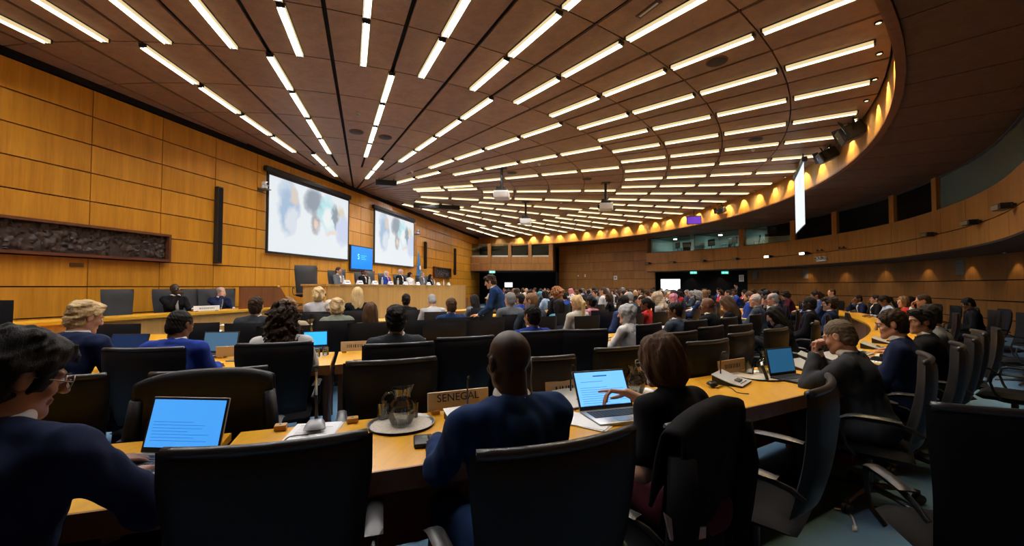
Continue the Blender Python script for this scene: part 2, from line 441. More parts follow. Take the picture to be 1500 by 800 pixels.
for i, aa in ring_angles:
    r0, r1 = RINGS[i], RINGS[i+1]; Ln = r1-r0-.09
    if i == 10: r1 -= .16; Ln -= .16
    n = 0
    for a in aa:
        pc = pol((r0+r1)/2, a)
        if pol(r0,a).x < WX+.25: continue
        L2 = Ln
        if pol(r1, a).x < WX+.15: continue
        key = round(L2, 2)
        if key not in LP:
            LP[key] = o = light_proto(L2); KIDS[o.name] = kids(o)
        else:
            o = copy_tree(LP[key])
        n += 1
        o.location = (pc.x, pc.y, ZC-.003); o.rotation_euler = (0,0,rad(a))
        tag(o, 'lit strip light, %s from the camera end of the %s ring of ceiling lights' % (nth(n), ORD[i-1]), 'ceiling light', 'strip lights in the %s ceiling ring' % ORD[i-1])
# downlights along the rim, each with a real spot
def spot(loc, tgt, power, size, color, blend=.35, r=.03):
    d = bpy.data.lights.new('downlight_beam', 'SPOT'); d.energy = power; d.spot_size = rad(size); d.spot_blend = blend; d.color = color; d.shadow_soft_size = r
    o = bpy.data.objects.new('downlight_beam', d); COL.objects.link(o); o.location = loc
    o.rotation_euler = (Vector(tgt)-Vector(loc)).to_track_quat('-Z','Y').to_euler(); return o
dp = None; n = 0
DLH = mat('downlight_lens', (1,.9,.6), .4, emit=(1,.78,.35), es=6)
for i in range(40):
    a = -70+i*3.85
    if a > 80: break
    if -70 <= a < -48: continue
    p = pol(RR-.19, a, ZC-.003); n += 1
    if dp is None:
        dp = empty('rim_downlight')
        b = MB(); b.lathe([(.055,0),(.055,-.03),(.04,-.03),(.04,-.008)], 16); b.build('housing', HOUS, dp)
        b = MB(); b.lathe([(.038,-.012),(.03,-.018),(0,-.02)], 12); b.build('lens', DLH, dp)
        o = dp; KIDS[o.name] = kids(o)
    else: o = copy_tree(dp)
    o.location = p
    tag(o, 'small round downlight washing the curved ceiling rim, %s from the near end' % nth(n), 'downlight', 'downlights along the ceiling rim')
    so_ = spot((p.x,p.y,p.z-.05), pol(RR+.01, a, ZS+.12), SPOT_POWER, 82, (1,.70,.26))
    so_.parent = o; so_.matrix_parent_inverse = Matrix.Translation(p).inverted()
n = 0
dq = None
for a in list(np.arange(-60, 24, 5.2)) + [37, 42]:
    rr_ = gal_s(a)+1.62
    p = pol(rr_, a, GZ0-.05); n += 1
    if dq is None:
        dq = empty('gallery_downlight')
        b = MB(); b.lathe([(.06,0),(.06,-.02),(.045,-.02),(.045,-.006)], 16); b.build('housing', HOUS, dq)
        b = MB(); b.lathe([(.042,-.008),(0,-.012)], 12); b.build('lens', DLH, dq)
        o = dq; KIDS[o.name] = kids(o)
    else: o = copy_tree(dq)
    o.location = p
    tag(o, 'round downlight under the gallery, %s from the near end' % nth(n), 'downlight', 'downlights under the gallery')
    so_ = spot((p.x,p.y,p.z-.03), pol(rr_+.12, a, 1.2), LOW_SPOT, 80, (1,.75,.42), .6)
    so_.parent = o; so_.matrix_parent_inverse = Matrix.Translation(p).inverted()
# ================================================================== FURNITURE
def view_depth(p): return -p.x*sin(YAW)*1+p.y*cos(YAW)
def screen_x(p):
    z = p.y*cos(YAW)-p.x*sin(YAW); x = p.x*cos(YAW)+p.y*sin(YAW); return 750+620*x/max(z,.05)
def face(p, turn=0.0):
    """heading that looks at the podium centre"""
    return math.atan2(CY-p.y, CX-p.x)-PI/2+rad(turn)
def at(px, py, h):
    """the point at height h seen at a place in the photograph"""
    d = Vector(((px-750)/620., 1, -(py-400)/620.)); c, s = cos(PITCH), sin(PITCH)
    d = Vector((d.x, d.y*c-d.z*s, d.y*s+d.z*c)); c, s = cos(YAW), sin(YAW)
    d = Vector((d.x*c-d.y*s, d.y*c+d.x*s, d.z)); t = (h-CAMZ)/d.z
    return Vector((d.x*t, d.y*t, h))
LEDGE = mat('leather_piping', (.035,.035,.04), .28, spec=.6)
def chair_bits(hi=0.0, arms='pad', lo=False):
    """meshes of a swivel chair, sitter faces +Y"""
    B = {}
    top = 1.0+hi
    def fn(u, v):
        wd = .44+.12*min(1, v*1.25); z = .43+(top-.43)*v; x = (u-.5)*wd
        y = -.245-.085*v**1.2+.030*sin(v*PI)*-1+.05*(2*u-1)**2
        n = Vector((-(2*u-1)*.35, 1, .12)).normalized(); return (x, y, z), n
    b = MB(); b.slab(fn, 10 if lo else 16, 8 if lo else 16, .05, p=8); B['backrest'] = b
    e = MB(); e.tube([(Vector(fn(u,.985)[0])+Vector((0,.004,.006))) for u in np.linspace(.03,.97,9 if lo else 15)], .017, 6 if lo else 10); B['top_edge'] = e
    def sf(u, v):
        x = (u-.5)*(.50-.04*v); y = -.23+.48*v; z = .370+.012*(2*u-1)**2-.03*max(0,v-.75)**1.2*4*.5
        return (x, y, z), Vector((0,0,1))
    s = MB(); s.slab(sf, 8, 8, .085, p=6); B['seat'] = s
    for sd in (-1,1):
        a = MB(); x = .285*sd
        a.tube([(x*.86,.06,.365),(x,.10,.43),(x,.125,.52),(x,.11,.595),(x,.06,.612),(x,-.12,.610),(x,-.215,.59),(x*.95,-.262,.55)], .013, 6 if lo else 8, flat=.8)
        if not lo:
            a.slab(lambda u, v: ((x+(u-.5)*.06, -.17+.30*v, .625+.006*sin(v*PI)-.035*max(0,v-.8)*3), Vector((0,0,1))), 4, 8, .022, mi=1, p=4)
        B['armrest%d' % sd] = a
    c = MB(); c.lathe([(.026,.10),(.026,.30),(.036,.30),(.036,.312),(.12,.315),(.12,.335)], 12); B['column'] = c
    st = MB(); st.lathe([(.05,.075),(.05,.125),(.03,.13)], 12)
    cast = []
    for k in range(5):
        q = 2*PI*k/5+.3; d = Vector((cos(q), sin(q), 0))
        st.tube([d*.03+Vector((0,0,.105)), d*.18+Vector((0,0,.095)), d*.315+Vector((0,0,.075))], [.026,.021,.017], 6, flat=.8)
        w_ = MB()
        for o in (-.014,.014):
            n = 12; t = Vector((-d.y, d.x, 0)); ctr = d*.315+Vector((0,0,.031))
            vs = []
            for off in (-.009,.009):
                for m_ in range(n): vs.append(ctr+t*(o+off)+d*(.030*cos(2*PI*m_/n))+Vector((0,0,.030*sin(2*PI*m_/n))))
            w_.add(vs, [tuple(range(n)), tuple(range(n,2*n))[::-1]]+[(m_,(m_+1)%n,n+(m_+1)%n,n+m_) for m_ in range(n)])
        w_.tube([d*.315+Vector((0,0,.03)), d*.315+Vector((0,0,.075))], .008, 6)
        cast.append(w_)
    B['base'] = st; B['cast'] = cast
    return B
SEATM = mat('seat_leather', (.010,.010,.012), .6, bump=.2, bscale=120, spec=.08)
def chair_proto(back, hi=0.0, seat=SEATM):
    B = chair_bits(hi); t = empty('office_chair')
    bk_ = B['backrest'].build('backrest', back, t, 60); B['top_edge'].build('top_edge', LEDGE, bk_, 180); B['seat'].build('seat', seat, t, 60)
    for s in (-1,1): B['armrest%d' % s].build('armrest', [BPLAST, mat('arm_pad', (.04,.04,.045), .32, .0, .6)], t, 40)
    B['column'].build('column', BPLAST, t, 40); st = B['base'].build('star_base', mat('base_metal', (.10,.10,.11), .3, .7), t, 40)
    for c in B['cast']: c.build('caster', BPLAST, st, 40)
    return t
def tree_cache(o):
    KIDS[o.name] = kids(o)
    for c in kids(o): tree_cache(c)
    return o
CH = {}
def lod_chair(back, hi=0.0):
    B = chair_bits(hi, lo=True); t = empty('office_chair')
    B['backrest'].build('backrest', back, t, 60); B['seat'].build('seat', SEATM, t, 60)
    m = MB()
    for s in (-1,1): m.add(B['armrest%d' % s].v, B['armrest%d' % s].f)
    for k in ('column','base'): m.add(B[k].v, B[k].f)
    m.build('frame', BPLAST, t, 40)
    return t
def far_chair(back, hi=0.0):
    B = chair_bits(hi, lo=True); m = MB()
    for k in ('backrest','seat','armrest-1','armrest1','column','base'): m.add(B[k].v, B[k].f)
    o = m.build('office_chair', back, None, 60); return o
HIGHL = mat('grey_leather', (.045,.05,.055), .38, bump=.2, bscale=60, spec=.5)
PROTO = {}
def chair(loc, rz, label, kind='near', group=None, sc=1.0):
    mk = {'near':lambda: chair_proto(LEATHER), 'fabric':lambda: chair_proto(FABRIC, .0), 'mid':lambda: lod_chair(LEATHER), 'far':lambda: far_chair(LEATHER),
          'high':lambda: lod_chair(HIGHL, .20), 'tall':lambda: lod_chair(LEATHER, .28), 'plain':lambda: lod_chair(FABRIC)}[kind]
    if kind not in PROTO:
        o = PROTO[kind] = tree_cache(mk())
    else: o = copy_tree(PROTO[kind])
    o.location = loc; o.rotation_euler = (0,0,rz); o.scale = (sc,)*3
    return tag(o, label, 'chair', group)

# --- desks: curved segments, top with a darker front edge, modesty panel and end panels
def desk_seg(r0, r1, a0, a1, label, group):
    am = (a0+a1)/2; o = empty('curved_desk', pol((r0+r1)/2, am), 0, label, 'desk', group); off = o.location.copy()
    n = max(3, int(abs(a1-a0)*r1/57.3/.35))
    g = .02
    def fin(mb, name, m, par=o):
        mb.v = [tuple(Vector(v)-off) for v in mb.v]; return mb.build(name, m, par)
    t = MB(); t.arc(r0, r1-.012, .705, .74, a0, a1, n, gap=g); fin(t, 'desk_top', DESKW)
    e = MB(); e.arc(r1-.012, r1, .655, .741, a0, a1, n, gap=g); fin(e, 'front_edge', EDGEW)
    m = MB(); m.arc(r0+.04, r0+.065, .08, .70, a0, a1, n, gap=g+.01); fin(m, 'modesty_panel', DARKW)
    for s, a in ((1,a0),(-1,a1)):
        dg = math.degrees(.035/r1)
        p = MB(); p.arc(r0+.066, r1-.14, .0, .70, a+s*dg*(1.2), a+s*dg*2.4, 1); fin(p, 'end_panel', DARKW)
    return o
ROWN = ['nearest','second','third','fourth','fifth']
def blocked(p, d=.60):
    r = math.hypot(p.x-CX, p.y-CY)
    if any(r0-.36 < r < r1+.08 for (r0, r1, _, _) in DESKS): return True
    return any((p.x-x)**2+(p.y-y)**2 < d*d for x, y in TAKEN)
def settle(p, d=.60):
    """nudge a seat towards or away from the camera until it stands free"""
    u = Vector((p.x, p.y, 0)).normalized()
    for k in (0,.12,-.12,.24,-.24,.36,-.36,.5,-.5,.65,-.65,.8,-.8,1.0,-1.0,1.25,-1.25):
        q = p+u*k
        if not blocked(q, d) and q.x > WX+.8: return q
    return p
TAKEN = []
DESKS = [(16.60,17.30,-82,[-81.7,-74.25,-66.8,-59.37,-52.0,-44.5,-37.0,-29.5,-22,-14.5,-7,.5,8,15.5,23,30.5,38,45.5,53,60.5]),
         (14.00,14.84,0,[-75.2,-66.7,-58.2,-49.7,-41.2,-32.7,-24.2,-15.7,-7.2,1.3,9.8,18.3,26.8,35.3,43.8,52.3,60.8,69.3]),
         (11.55,12.35,0,[-78,-68.5,-59,-49.5,-40,-30.5,-21,-11.5,-2,7.5,17,26.5,36,45.5,55,64.5,72]),
         (9.15,9.95,0,[-62,-50,-38,-26,-14,-2,10,22,34,46,58,68]),
         (6.75,7.5,0,[-40,-24,-8,8,24,40])]
for k, (r0, r1, _, sm) in enumerate(DESKS):
    for j, (a0, a1) in enumerate(zip(sm[:-1], sm[1:])):
        desk_seg(r0, r1, a0, a1, 'curved yellow wood desk, %s segment from the left in the %s desk row' % (nth(j+1), ROWN[k]), 'curved desks in the %s row' % ROWN[k])

# --- podium: raised platform, long front desk, stair parapet
pd = empty('podium_platform', (-8.3, 16.0, 0), 0, 'wooden podium platform along the left wall under the screens', 'platform')
m = MB(); m.box((-.04,0,.42), (2.6, 12.1, .84)); m.build('deck', DARKW, pd)
dk = empty('podium_desk', (-7.0, 15.5, 0), 0, 'long light wood podium desk with nameplates on top', 'desk')
m = MB()
for i in range(9): m.box((0.03, -5.7+1.275*(i+.5), .735), (.06, 1.272, 1.47))
m.build('front_panel', PODW, dk)
m = MB(); m.box((-.30,.0,1.495), (.76, 11.6, .05)); m.build('desk_top', PODW, dk)
m = MB(); m.box((-.33,-5.74,1.157), (.6,.06,.62)); m.build('end_panel', PODW, dk)
m = MB(); m.box((-.33,5.74,1.157), (.6,.06,.62)); m.build('end_panel', PODW, dk)
ys0, ys1 = 7.3, 8.75
sp = empty('stair_parapet', (-7.95, 8.93, 0), 0, 'dark wood parapet beside the podium steps with pale handrail', 'parapet')
m = MB(); poly = [(-.85,0),(1.0,0),(1.0,.62),(.34,1.44),(-.85,1.44)]
vs = [(-.03,y,z) for y,z in poly]+[(.03,y,z) for y,z in poly]; n = len(poly)
m.add(vs, [tuple(range(n)), tuple(range(n,2*n))[::-1]]+[(i,(i+1)%n,n+(i+1)%n,n+i) for i in range(n)]); m.build('panel', DARKW, sp)
m = MB(); m.tube([(0,.30,1.47),(0,1.04,.58)], .03, 8, flat=.7); m.build('handrail', mat('pale_wood', (.75,.48,.16), .4), sp)
# --- side desk for officials on a low platform at the left
sd = empty('side_platform', (-8.75, 6.6, 0), 0, 'low wooden platform along the left wall carrying the side desk', 'platform')
m = MB(); m.box((0,0,.1), (1.85, 6.0, .2)); m.build('deck', DARKW, sd)
s2 = empty('side_desk', (-8.0, 6.5, .2), 0, 'straight light wood side desk with rounded end near left wall', 'desk')
m = MB(); m.prism([(-.32,-2.9),(.32,-2.9)]+[(.32*cos(t)*1.0, 2.2+.45*sin(t)) for t in np.linspace(0,PI,13)], .70, .745); m.build('desk_top', DESKW, s2)
m = MB(); m.prism([(.22,-2.88),(.25,-2.88),(.25,2.2)]+[(.25*cos(t), 2.2+.36*sin(t)) for t in np.linspace(.1,PI-.1,11)]+[(-.25,2.2),(-.22,2.2)]+[(.22*cos(t), 2.2+.32*sin(t)) for t in np.linspace(PI-.1,.1,11)], .0, .70); m.build('front_panel', PODW, s2)
# ================================================================== PEOPLE (signed-distance bodies, one continuous surface each)
V3 = lambda *a: np.array(a, float)
def nrm(v): return v/np.linalg.norm(v)
class Fld:
    def __init__(s, lo, hi, h):
        s.lo = np.array(lo, float); s.h = h
        s.n = np.ceil((np.array(hi)-s.lo)/h).astype(int)+1
        s.ax = [np.float32(s.lo[i]+h*np.arange(s.n[i])) for i in range(3)]
        s.F = np.full(s.n, .08, np.float32)
    def sub(s, lo, hi, m=.05):
        a = np.clip(np.floor((np.array(lo)-m-s.lo)/s.h).astype(int), 0, s.n); b = np.clip(np.ceil((np.array(hi)+m-s.lo)/s.h).astype(int)+1, 0, s.n)
        sl = tuple(slice(x, y) for x, y in zip(a, b))
        if min(b-a) <= 0: return None
        return sl, s.ax[0][sl[0]][:,None,None], s.ax[1][sl[1]][None,:,None], s.ax[2][sl[2]][None,None,:]
    def mix(s, sl, d, k, op):
        a = s.F[sl]
        if op == 'cut':
            d = -d
            if k <= 0: s.F[sl] = np.maximum(a, d); return
            h = np.clip(.5-.5*(a-d)/k, 0, 1); s.F[sl] = a*(1-h)+d*h+k*h*(1-h)
        else:
            if k <= 0: s.F[sl] = np.minimum(a, d); return
            h = np.clip(.5+.5*(a-d)/k, 0, 1); s.F[sl] = a*(1-h)+d*h-k*h*(1-h)
    def cap(s, a, b, ra, rb, k=.02, op='add'):
        a = np.array(a, float); b = np.array(b, float); R = max(ra, rb)
        g = s.sub(np.minimum(a,b)-R, np.maximum(a,b)+R)
        if g is None: return
        sl, x, y, z = g; d = b-a; L = max(d@d, 1e-9)
        t = np.clip(((x-a[0])*d[0]+(y-a[1])*d[1]+(z-a[2])*d[2])/L, 0, 1)
        r = np.sqrt((x-a[0]-t*d[0])**2+(y-a[1]-t*d[1])**2+(z-a[2]-t*d[2])**2)-(ra+(rb-ra)*t)
        s.mix(sl, r, k, op)
    def ell(s, c, r, k=.02, op='add', M=None):
        c = np.array(c, float); r = np.array(r, float); R = r.max()
        g = s.sub(c-R, c+R)
        if g is None: return
        sl, x, y, z = g; x = x-c[0]; y = y-c[1]; z = z-c[2]
        if M is not None: x, y, z = [M[0][i]*x+M[1][i]*y+M[2][i]*z for i in range(3)]   # M columns = local axes
        k0 = np.sqrt((x/r[0])**2+(y/r[1])**2+(z/r[2])**2); k1 = np.sqrt((x/r[0]**2)**2+(y/r[1]**2)**2+(z/r[2]**2)**2)+1e-9
        s.mix(sl, k0*(k0-1)/k1, k, op)
    def torus(s, c, n, R, r, k=.01, sq=1.0):
        c = np.array(c, float); n = nrm(np.array(n, float)); g = s.sub(c-R-r, c+R+r)
        sl, x, y, z = g; x = x-c[0]; y = y-c[1]; z = z-c[2]
        hh = x*n[0]+y*n[1]+z*n[2]; q = np.sqrt(np.maximum(x*x+y*y+z*z-hh*hh, 0))-R
        s.mix(sl, np.sqrt(q*q+(hh*sq)**2)-r, k, 'add')
    def plane(s, p, n, k=.0):
        """remove what lies on the side n points to"""
        n = nrm(np.array(n, float)); sl = (slice(None),)*3
        d = (s.ax[0][:,None,None]-p[0])*n[0]+(s.ax[1][None,:,None]-p[1])*n[1]+(s.ax[2][None,None,:]-p[2])*n[2]
        s.mix(sl, -d.astype(np.float32), k, 'cut')
    def noise(s, amp, fr, seed=0, lo=None, hi=None, an=(1,1,1)):
        rg = np.random.RandomState(seed); g = s.sub(lo if lo is not None else s.lo, hi if hi is not None else s.lo+s.n*s.h, 0)
        sl, x, y, z = g; t = 0
        for i in range(5):
            d = nrm(rg.normal(size=3))*fr*(.7+.25*i)*np.array(an); p = rg.uniform(0, 6.3)
            e = nrm(rg.normal(size=3))*fr*.45; p2 = rg.uniform(0,6.3)
            t = t+np.sin(x*d[0]+y*d[1]+z*d[2]+p+1.3*np.sin(x*e[0]+y*e[1]+z*e[2]+p2))
        s.F[sl] += (amp*.4*t).astype(np.float32)
    def mesh(s, name, mats):
        F = s.F; F[0] = F[-1] = .08; F[:,0] = F[:,-1] = .08; F[:,:,0] = F[:,:,-1] = .08
        I = F < 0; nx, ny, nz = [k-1 for k in F.shape]
        cnt = np.zeros((nx,ny,nz), np.int8)
        for i in (0,1):
            for j in (0,1):
                for k in (0,1): cnt += I[i:nx+i, j:ny+j, k:nz+k]
        act = np.argwhere((cnt > 0) & (cnt < 8)); N = len(act)
        idx = np.full((nx,ny,nz), -1, np.int32); idx[tuple(act.T)] = np.arange(N)
        acc = np.zeros((N,3)); num = np.zeros(N)
        cr = [(0,0,0),(1,0,0),(0,1,0),(1,1,0),(0,0,1),(1,0,1),(0,1,1),(1,1,1)]
        val = [F[act[:,0]+c[0], act[:,1]+c[1], act[:,2]+c[2]].astype(float) for c in cr]
        for a in range(8):
            for ax in range(3):
                if cr[a][ax]: continue
                b = a+(1 << ax)
                m = (val[a] < 0) != (val[b] < 0)
                t = np.where(m, val[a]/np.where(m, val[a]-val[b], 1), 0)
                p = np.array(cr[a], float)[None,:].repeat(N,0); p[:,ax] = t
                acc[m] += p[m]; num += m
        vs = (act+acc/np.maximum(num,1)[:,None])*s.h+s.lo
        qs = []
        for ax in range(3):
            o = [(1,2),(2,0),(0,1)][ax]
            sl0 = [slice(0,-1) if d == ax else slice(1,-1) for d in range(3)]
            sl1 = [slice(1,None) if d == ax else slice(1,-1) for d in range(3)]
            P, Q = I[tuple(sl0)], I[tuple(sl1)]
            for inside, flip in ((P & ~Q, 0), (~P & Q, 1)):
                e = np.argwhere(inside)
                if not len(e): continue
                base = e+np.array([0 if d == ax else 1 for d in range(3)])
                def cell(u, v):
                    c = base.copy(); c[:,o[0]] -= u; c[:,o[1]] -= v; return idx[c[:,0],c[:,1],c[:,2]]
                q = np.stack([cell(1,1),cell(0,1),cell(0,0),cell(1,0)],1)
                qs.append(q[:,::-1] if flip else q)
        q = np.concatenate(qs)
        me = bpy.data.meshes.new(name)
        me.vertices.add(N); me.vertices.foreach_set('co', vs.astype(np.float32).ravel())
        me.loops.add(len(q)*4); me.loops.foreach_set('vertex_index', q.astype(np.int32).ravel())
        me.polygons.add(len(q)); me.polygons.foreach_set('loop_start', np.arange(0,len(q)*4,4,dtype=np.int32))
        me.update(calc_edges=True); me.validate()
        for m in (mats if isinstance(mats,(list,tuple)) else [mats]): me.materials.append(m)
        me.shade_smooth()
        return me

def skin(name, c):
    m = mat('skin_'+name, c, .48, bump=.06, bscale=260, spec=.4)
    b = m.node_tree.nodes['Principled BSDF']; b.inputs['Subsurface Weight'].default_value = .0
    return m
SKIN = {'light':skin('light',(.60,.33,.23)), 'tan':skin('tan',(.42,.21,.125)), 'brown':skin('brown',(.17,.075,.04)), 'dark':skin('dark',(.045,.024,.016))}
def cloth(name, c, rough=.85, bs=500, var=.12): return mat(name, c, rough, bump=.25, bscale=bs, var=var, spec=.15, sheen=.0)
CL = {'navy':cloth('navy_wool',(.013,.021,.062)), 'blue':cloth('royal_blue_wool',(.02,.05,.29)), 'midnight':cloth('midnight_wool',(.013,.038,.12)), 'black':cloth('black_wool',(.008,.008,.010)),
 'charcoal':cloth('charcoal_wool',(.038,.043,.052)), 'grey':cloth('grey_wool',(.12,.13,.145)), 'light grey':cloth('light_grey_wool',(.42,.42,.43)), 'white':cloth('white_cotton',(.72,.70,.68)),
 'pink':cloth('pink_cotton',(.62,.25,.32)), 'red':cloth('red_cotton',(.50,.03,.03)), 'olive':cloth('olive_cloth',(.20,.22,.17)), 'teal':cloth('teal_print_cloth',(.10,.28,.40), bs=60, var=.8),
 'patterned blue':cloth('blue_print_cloth',(.05,.08,.20), bs=45, var=.7), 'burgundy':cloth('burgundy_cloth',(.075,.012,.022)), 'beige':cloth('beige_cloth',(.45,.36,.25)), 'cream':cloth('cream_cloth',(.60,.55,.45)), 'brown':cloth('brown_cloth',(.10,.055,.03)), 'purple':cloth('purple_silk',(.12,.03,.14)),
 'slate':cloth('slate_cloth',(.05,.065,.085)), 'light blue':cloth('light_blue_cotton',(.35,.48,.66))}
def hairm(name, c):
    m = bpy.data.materials.new('hair_'+name); m.use_nodes = True; nt = m.node_tree; b = nt.nodes['Principled BSDF']
    tc = nt.nodes.new('ShaderNodeTexCoord'); mp = nt.nodes.new('ShaderNodeMapping'); mp.inputs['Scale'].default_value = (260,260,22)
    no = nt.nodes.new('ShaderNodeTexNoise'); no.inputs['Scale'].default_value = 1; no.inputs['Detail'].default_value = 3
    mx = nt.nodes.new('ShaderNodeMix'); mx.data_type = 'RGBA'; mx.inputs[6].default_value = (*[k*.55 for k in c],1); mx.inputs[7].default_value = (*[min(1,k*1.5) for k in c],1)
    bp = nt.nodes.new('ShaderNodeBump'); bp.inputs['Strength'].default_value = .7; bp.inputs['Distance'].default_value = .004
    L = nt.links; L.new(tc.outputs['Object'], mp.inputs[0]); L.new(mp.outputs[0], no.inputs['Vector']); L.new(no.outputs['Fac'], mx.inputs[0]); L.new(mx.outputs[2], b.inputs['Base Color'])
    L.new(no.outputs['Fac'], bp.inputs['Height']); L.new(bp.outputs[0], b.inputs['Normal'])
    b.inputs['Roughness'].default_value = .6; b.inputs['Specular IOR Level'].default_value = .15; return m
HAIR = {'black':hairm('black',(.012,.010,.009)), 'dark brown':hairm('dark_brown',(.035,.02,.012)), 'brown':hairm('brown',(.085,.045,.024)), 'light brown':hairm('light_brown',(.20,.11,.055)),
 'blond':hairm('blond',(.58,.41,.20)), 'grey brown':hairm('grey_brown',(.15,.12,.085)), 'grey':hairm('grey',(.26,.26,.26)), 'white':hairm('white',(.58,.56,.53)), 'ginger':hairm('ginger',(.30,.13,.05)), 'pink':hairm('pink',(.5,.2,.3))}
EYEW = mat('eye_white', (.7,.68,.64), .2); EYEB = mat('eye_dark', (.02,.012,.008), .15)
LIPM = mat('lip', (.35,.12,.1), .5)

def frame(th, tw=0.0):
    u = V3(0, sin(th), cos(th)); f = V3(0, cos(th), -sin(th)); x = V3(1,0,0)
    if tw:
        c, s_ = cos(tw), sin(tw); R = np.array([[c,-s_,0],[s_,c,0],[0,0,1]]); u, f, x = R@u, R@f, R@x
    return x, f, u
def joints(p):
    """skeleton of a pose: everything in the person's own space, facing +Y, floor at z = 0"""
    st = p.get('stand', False); J = {}
    P0 = V3(0, -.055, .56) if not st else V3(0, 0, .95)
    if 'hip' in p: P0 = P0+V3(*p['hip'])
    x, f, u = frame(rad(p.get('lean', 4)), rad(p.get('twist', 0)))
    sw = p.get('sw', .185); tl = p.get('tl', 1.0)
    J.update(P0=P0, x=x, f=f, u=u, sw=sw, tl=tl)
    J['NB'] = P0+u*.515*tl
    hd = rad(p.get('lean',4)*.6+p.get('neck', 8)); J['HC'] = J['NB']+frame(hd, rad(p.get('twist',0)))[2]*.145+f*.012
    J['HM'] = np.array((Matrix.Rotation(rad(p.get('yaw',0)+p.get('twist',0)), 3, 'Z') @ Matrix.Rotation(-rad(p.get('pitch',0)), 3, 'X') @ Matrix.Rotation(rad(p.get('roll',0)), 3, 'Y')))
    for sd, n in ((-1,'L'),(1,'R')):
        S = P0+u*.445*tl+x*sd*sw; W = np.array(p.get('w'+n, (sd*.16,.36,.80)), float)
        L1, L2 = .285*tl, .262*tl; d = W-S; D = np.linalg.norm(d)
        if D > (L1+L2)*.995: W = S+d/D*(L1+L2)*.995; d = W-S; D = np.linalg.norm(d)
        if D < .12: W = S+d/D*.12; d = W-S; D = .12
        a = (L1*L1-L2*L2+D*D)/(2*D); hgt = math.sqrt(max(L1*L1-a*a, 0)); dn = d/D
        pole = np.array(p.get('p'+n, (sd*.5,-.35,-1)), float); pole = pole-dn*(pole@dn); pole = nrm(pole)
        J['S'+n], J['E'+n], J['W'+n] = S, S+dn*a+pole*hgt, W
        J['h'+n] = p.get('h'+n)
        if st:
            fx = p.get('feet', 0.0)
            J['H'+n] = P0+V3(sd*.09,0,-.03); J['K'+n] = V3(sd*.11, .03+sd*fx*.5, .50); J['A'+n] = V3(sd*.12, -.03+sd*fx, .09)
        else:
            kn = p.get('k'+n, (sd*.13,.40,.50)); J['H'+n] = P0+V3(sd*.09,.02,-.03); J['K'+n] = V3(*kn); J['A'+n] = V3(*p.get('a'+n, (sd*.13,.36,.09)))
    return J
def hand(F, W, E, spec, sd, k=.006):
    """palm, four unequal bent fingers and a thumb; spec = (direction of fingers, palm normal, curl)"""
    d0 = nrm(W-E)
    if spec is None: spec = ((d0[0], d0[1]+.2, -.04), (0,0,-1), .26) if abs(d0[2]) < .75 else (tuple(d0*.7+V3(0,.2,-.15)), (0,0,-1), .42)
    u = nrm(np.array(spec[0], float)); n = np.array(spec[1], float); n = nrm(n-u*(n@u)); curl = spec[2]
    curls = curl if isinstance(curl, (tuple,list)) else (curl,)*4
    s = np.cross(u, n)*(-sd)      # towards the thumb
    # right hand palm down, fingers forward: thumb points to -x
    if (np.cross(u, n)@V3(1,0,0))*0 != 0: pass
    for i in range(4):
        o = (.033-.022*i)
        F.cap(W+s*o*.55+u*.012, W+s*o+u*.088*(1-.04*abs(i-1)), .0135, .0115, k)
        base = W+s*o+u*.088*(1-.04*abs(i-1)); dr = u.copy(); c = curls[i]
        for j, (ln, r) in enumerate(zip(np.array([.042,.027,.021])*[.95,1.05,.98,.78][i], (.0098,.0088,.0078))):
            ang = c*(.7 if j == 0 else 1.05); sp = .05*(1.5-i) if j == 0 else 0
            dr = nrm(dr*cos(ang)+n*sin(ang)+s*sp); q = base+dr*ln
            F.cap(base, q, r, r*.92, k*.5); base = q
    t0 = W+s*.022+u*.02+n*.006; t1 = t0+nrm(s*.75+u*.6+n*.35)*.042; t2 = t1+nrm(s*.3+u*.9+n*.35)*.032; t3 = t2+nrm(s*.05+u*.95+n*.3)*.026
    F.cap(t0, t1, .016, .0125, k); F.cap(t1, t2, .0115, .010, k*.5); F.cap(t2, t3, .010, .0085, k*.5)
def head_sdf(F, J, neckr=.055):
    H, M = J['HC'], J['HM']; T = lambda *p: H+M@V3(*p)
    F.cap(J['NB']-J['u']*.04, T(0,-.025,-.045), neckr+.006, neckr-.002, .03)
    F.ell(T(0,-.014,.032), (.076,.097,.09), .0, M=M)
    F.ell(T(0,.026,-.032), (.061,.064,.084), .03, M=M)
    for s in (-1,1):
        F.cap(T(s*.05,.0,-.062), T(s*.012,.072,-.096), .022, .02, .02)
        F.cap(T(s*.012,.088,.026), T(s*.045,.074,.027), .011, .010, .012)
        F.ell(T(s*.04,.068,-.025), (.022,.018,.018), .02, M=M)
        F.ell(T(s*.031,.098,.006), (.016,.012,.011), .012, 'cut', M=M)
        F.ell(T(s*.031,.081,.006), (.0125,.0125,.0125), .004, M=M)
        F.ell(T(s*.079,-.006,-.004), (.011,.020,.033), .006, M=M)
        F.ell(T(s*.089,.001,-.0), (.006,.010,.016), .006, 'cut', M=M)
        F.cap(T(s*.008,.108,-.026), T(s*.012,.104,-.028), .008, .006, .006)
    F.cap(T(0,.094,.015), T(0,.117,-.022), .009, .012, .012)
    F.cap(T(0,.078,-.092), T(0,.082,-.098), .019, .018, .02)
    F.cap(T(-.02,.090,-.055), T(.02,.090,-.055), .006, .006, .008); F.cap(T(-.017,.089,-.066), T(.017,.089,-.066), .0065, .0065, .006)
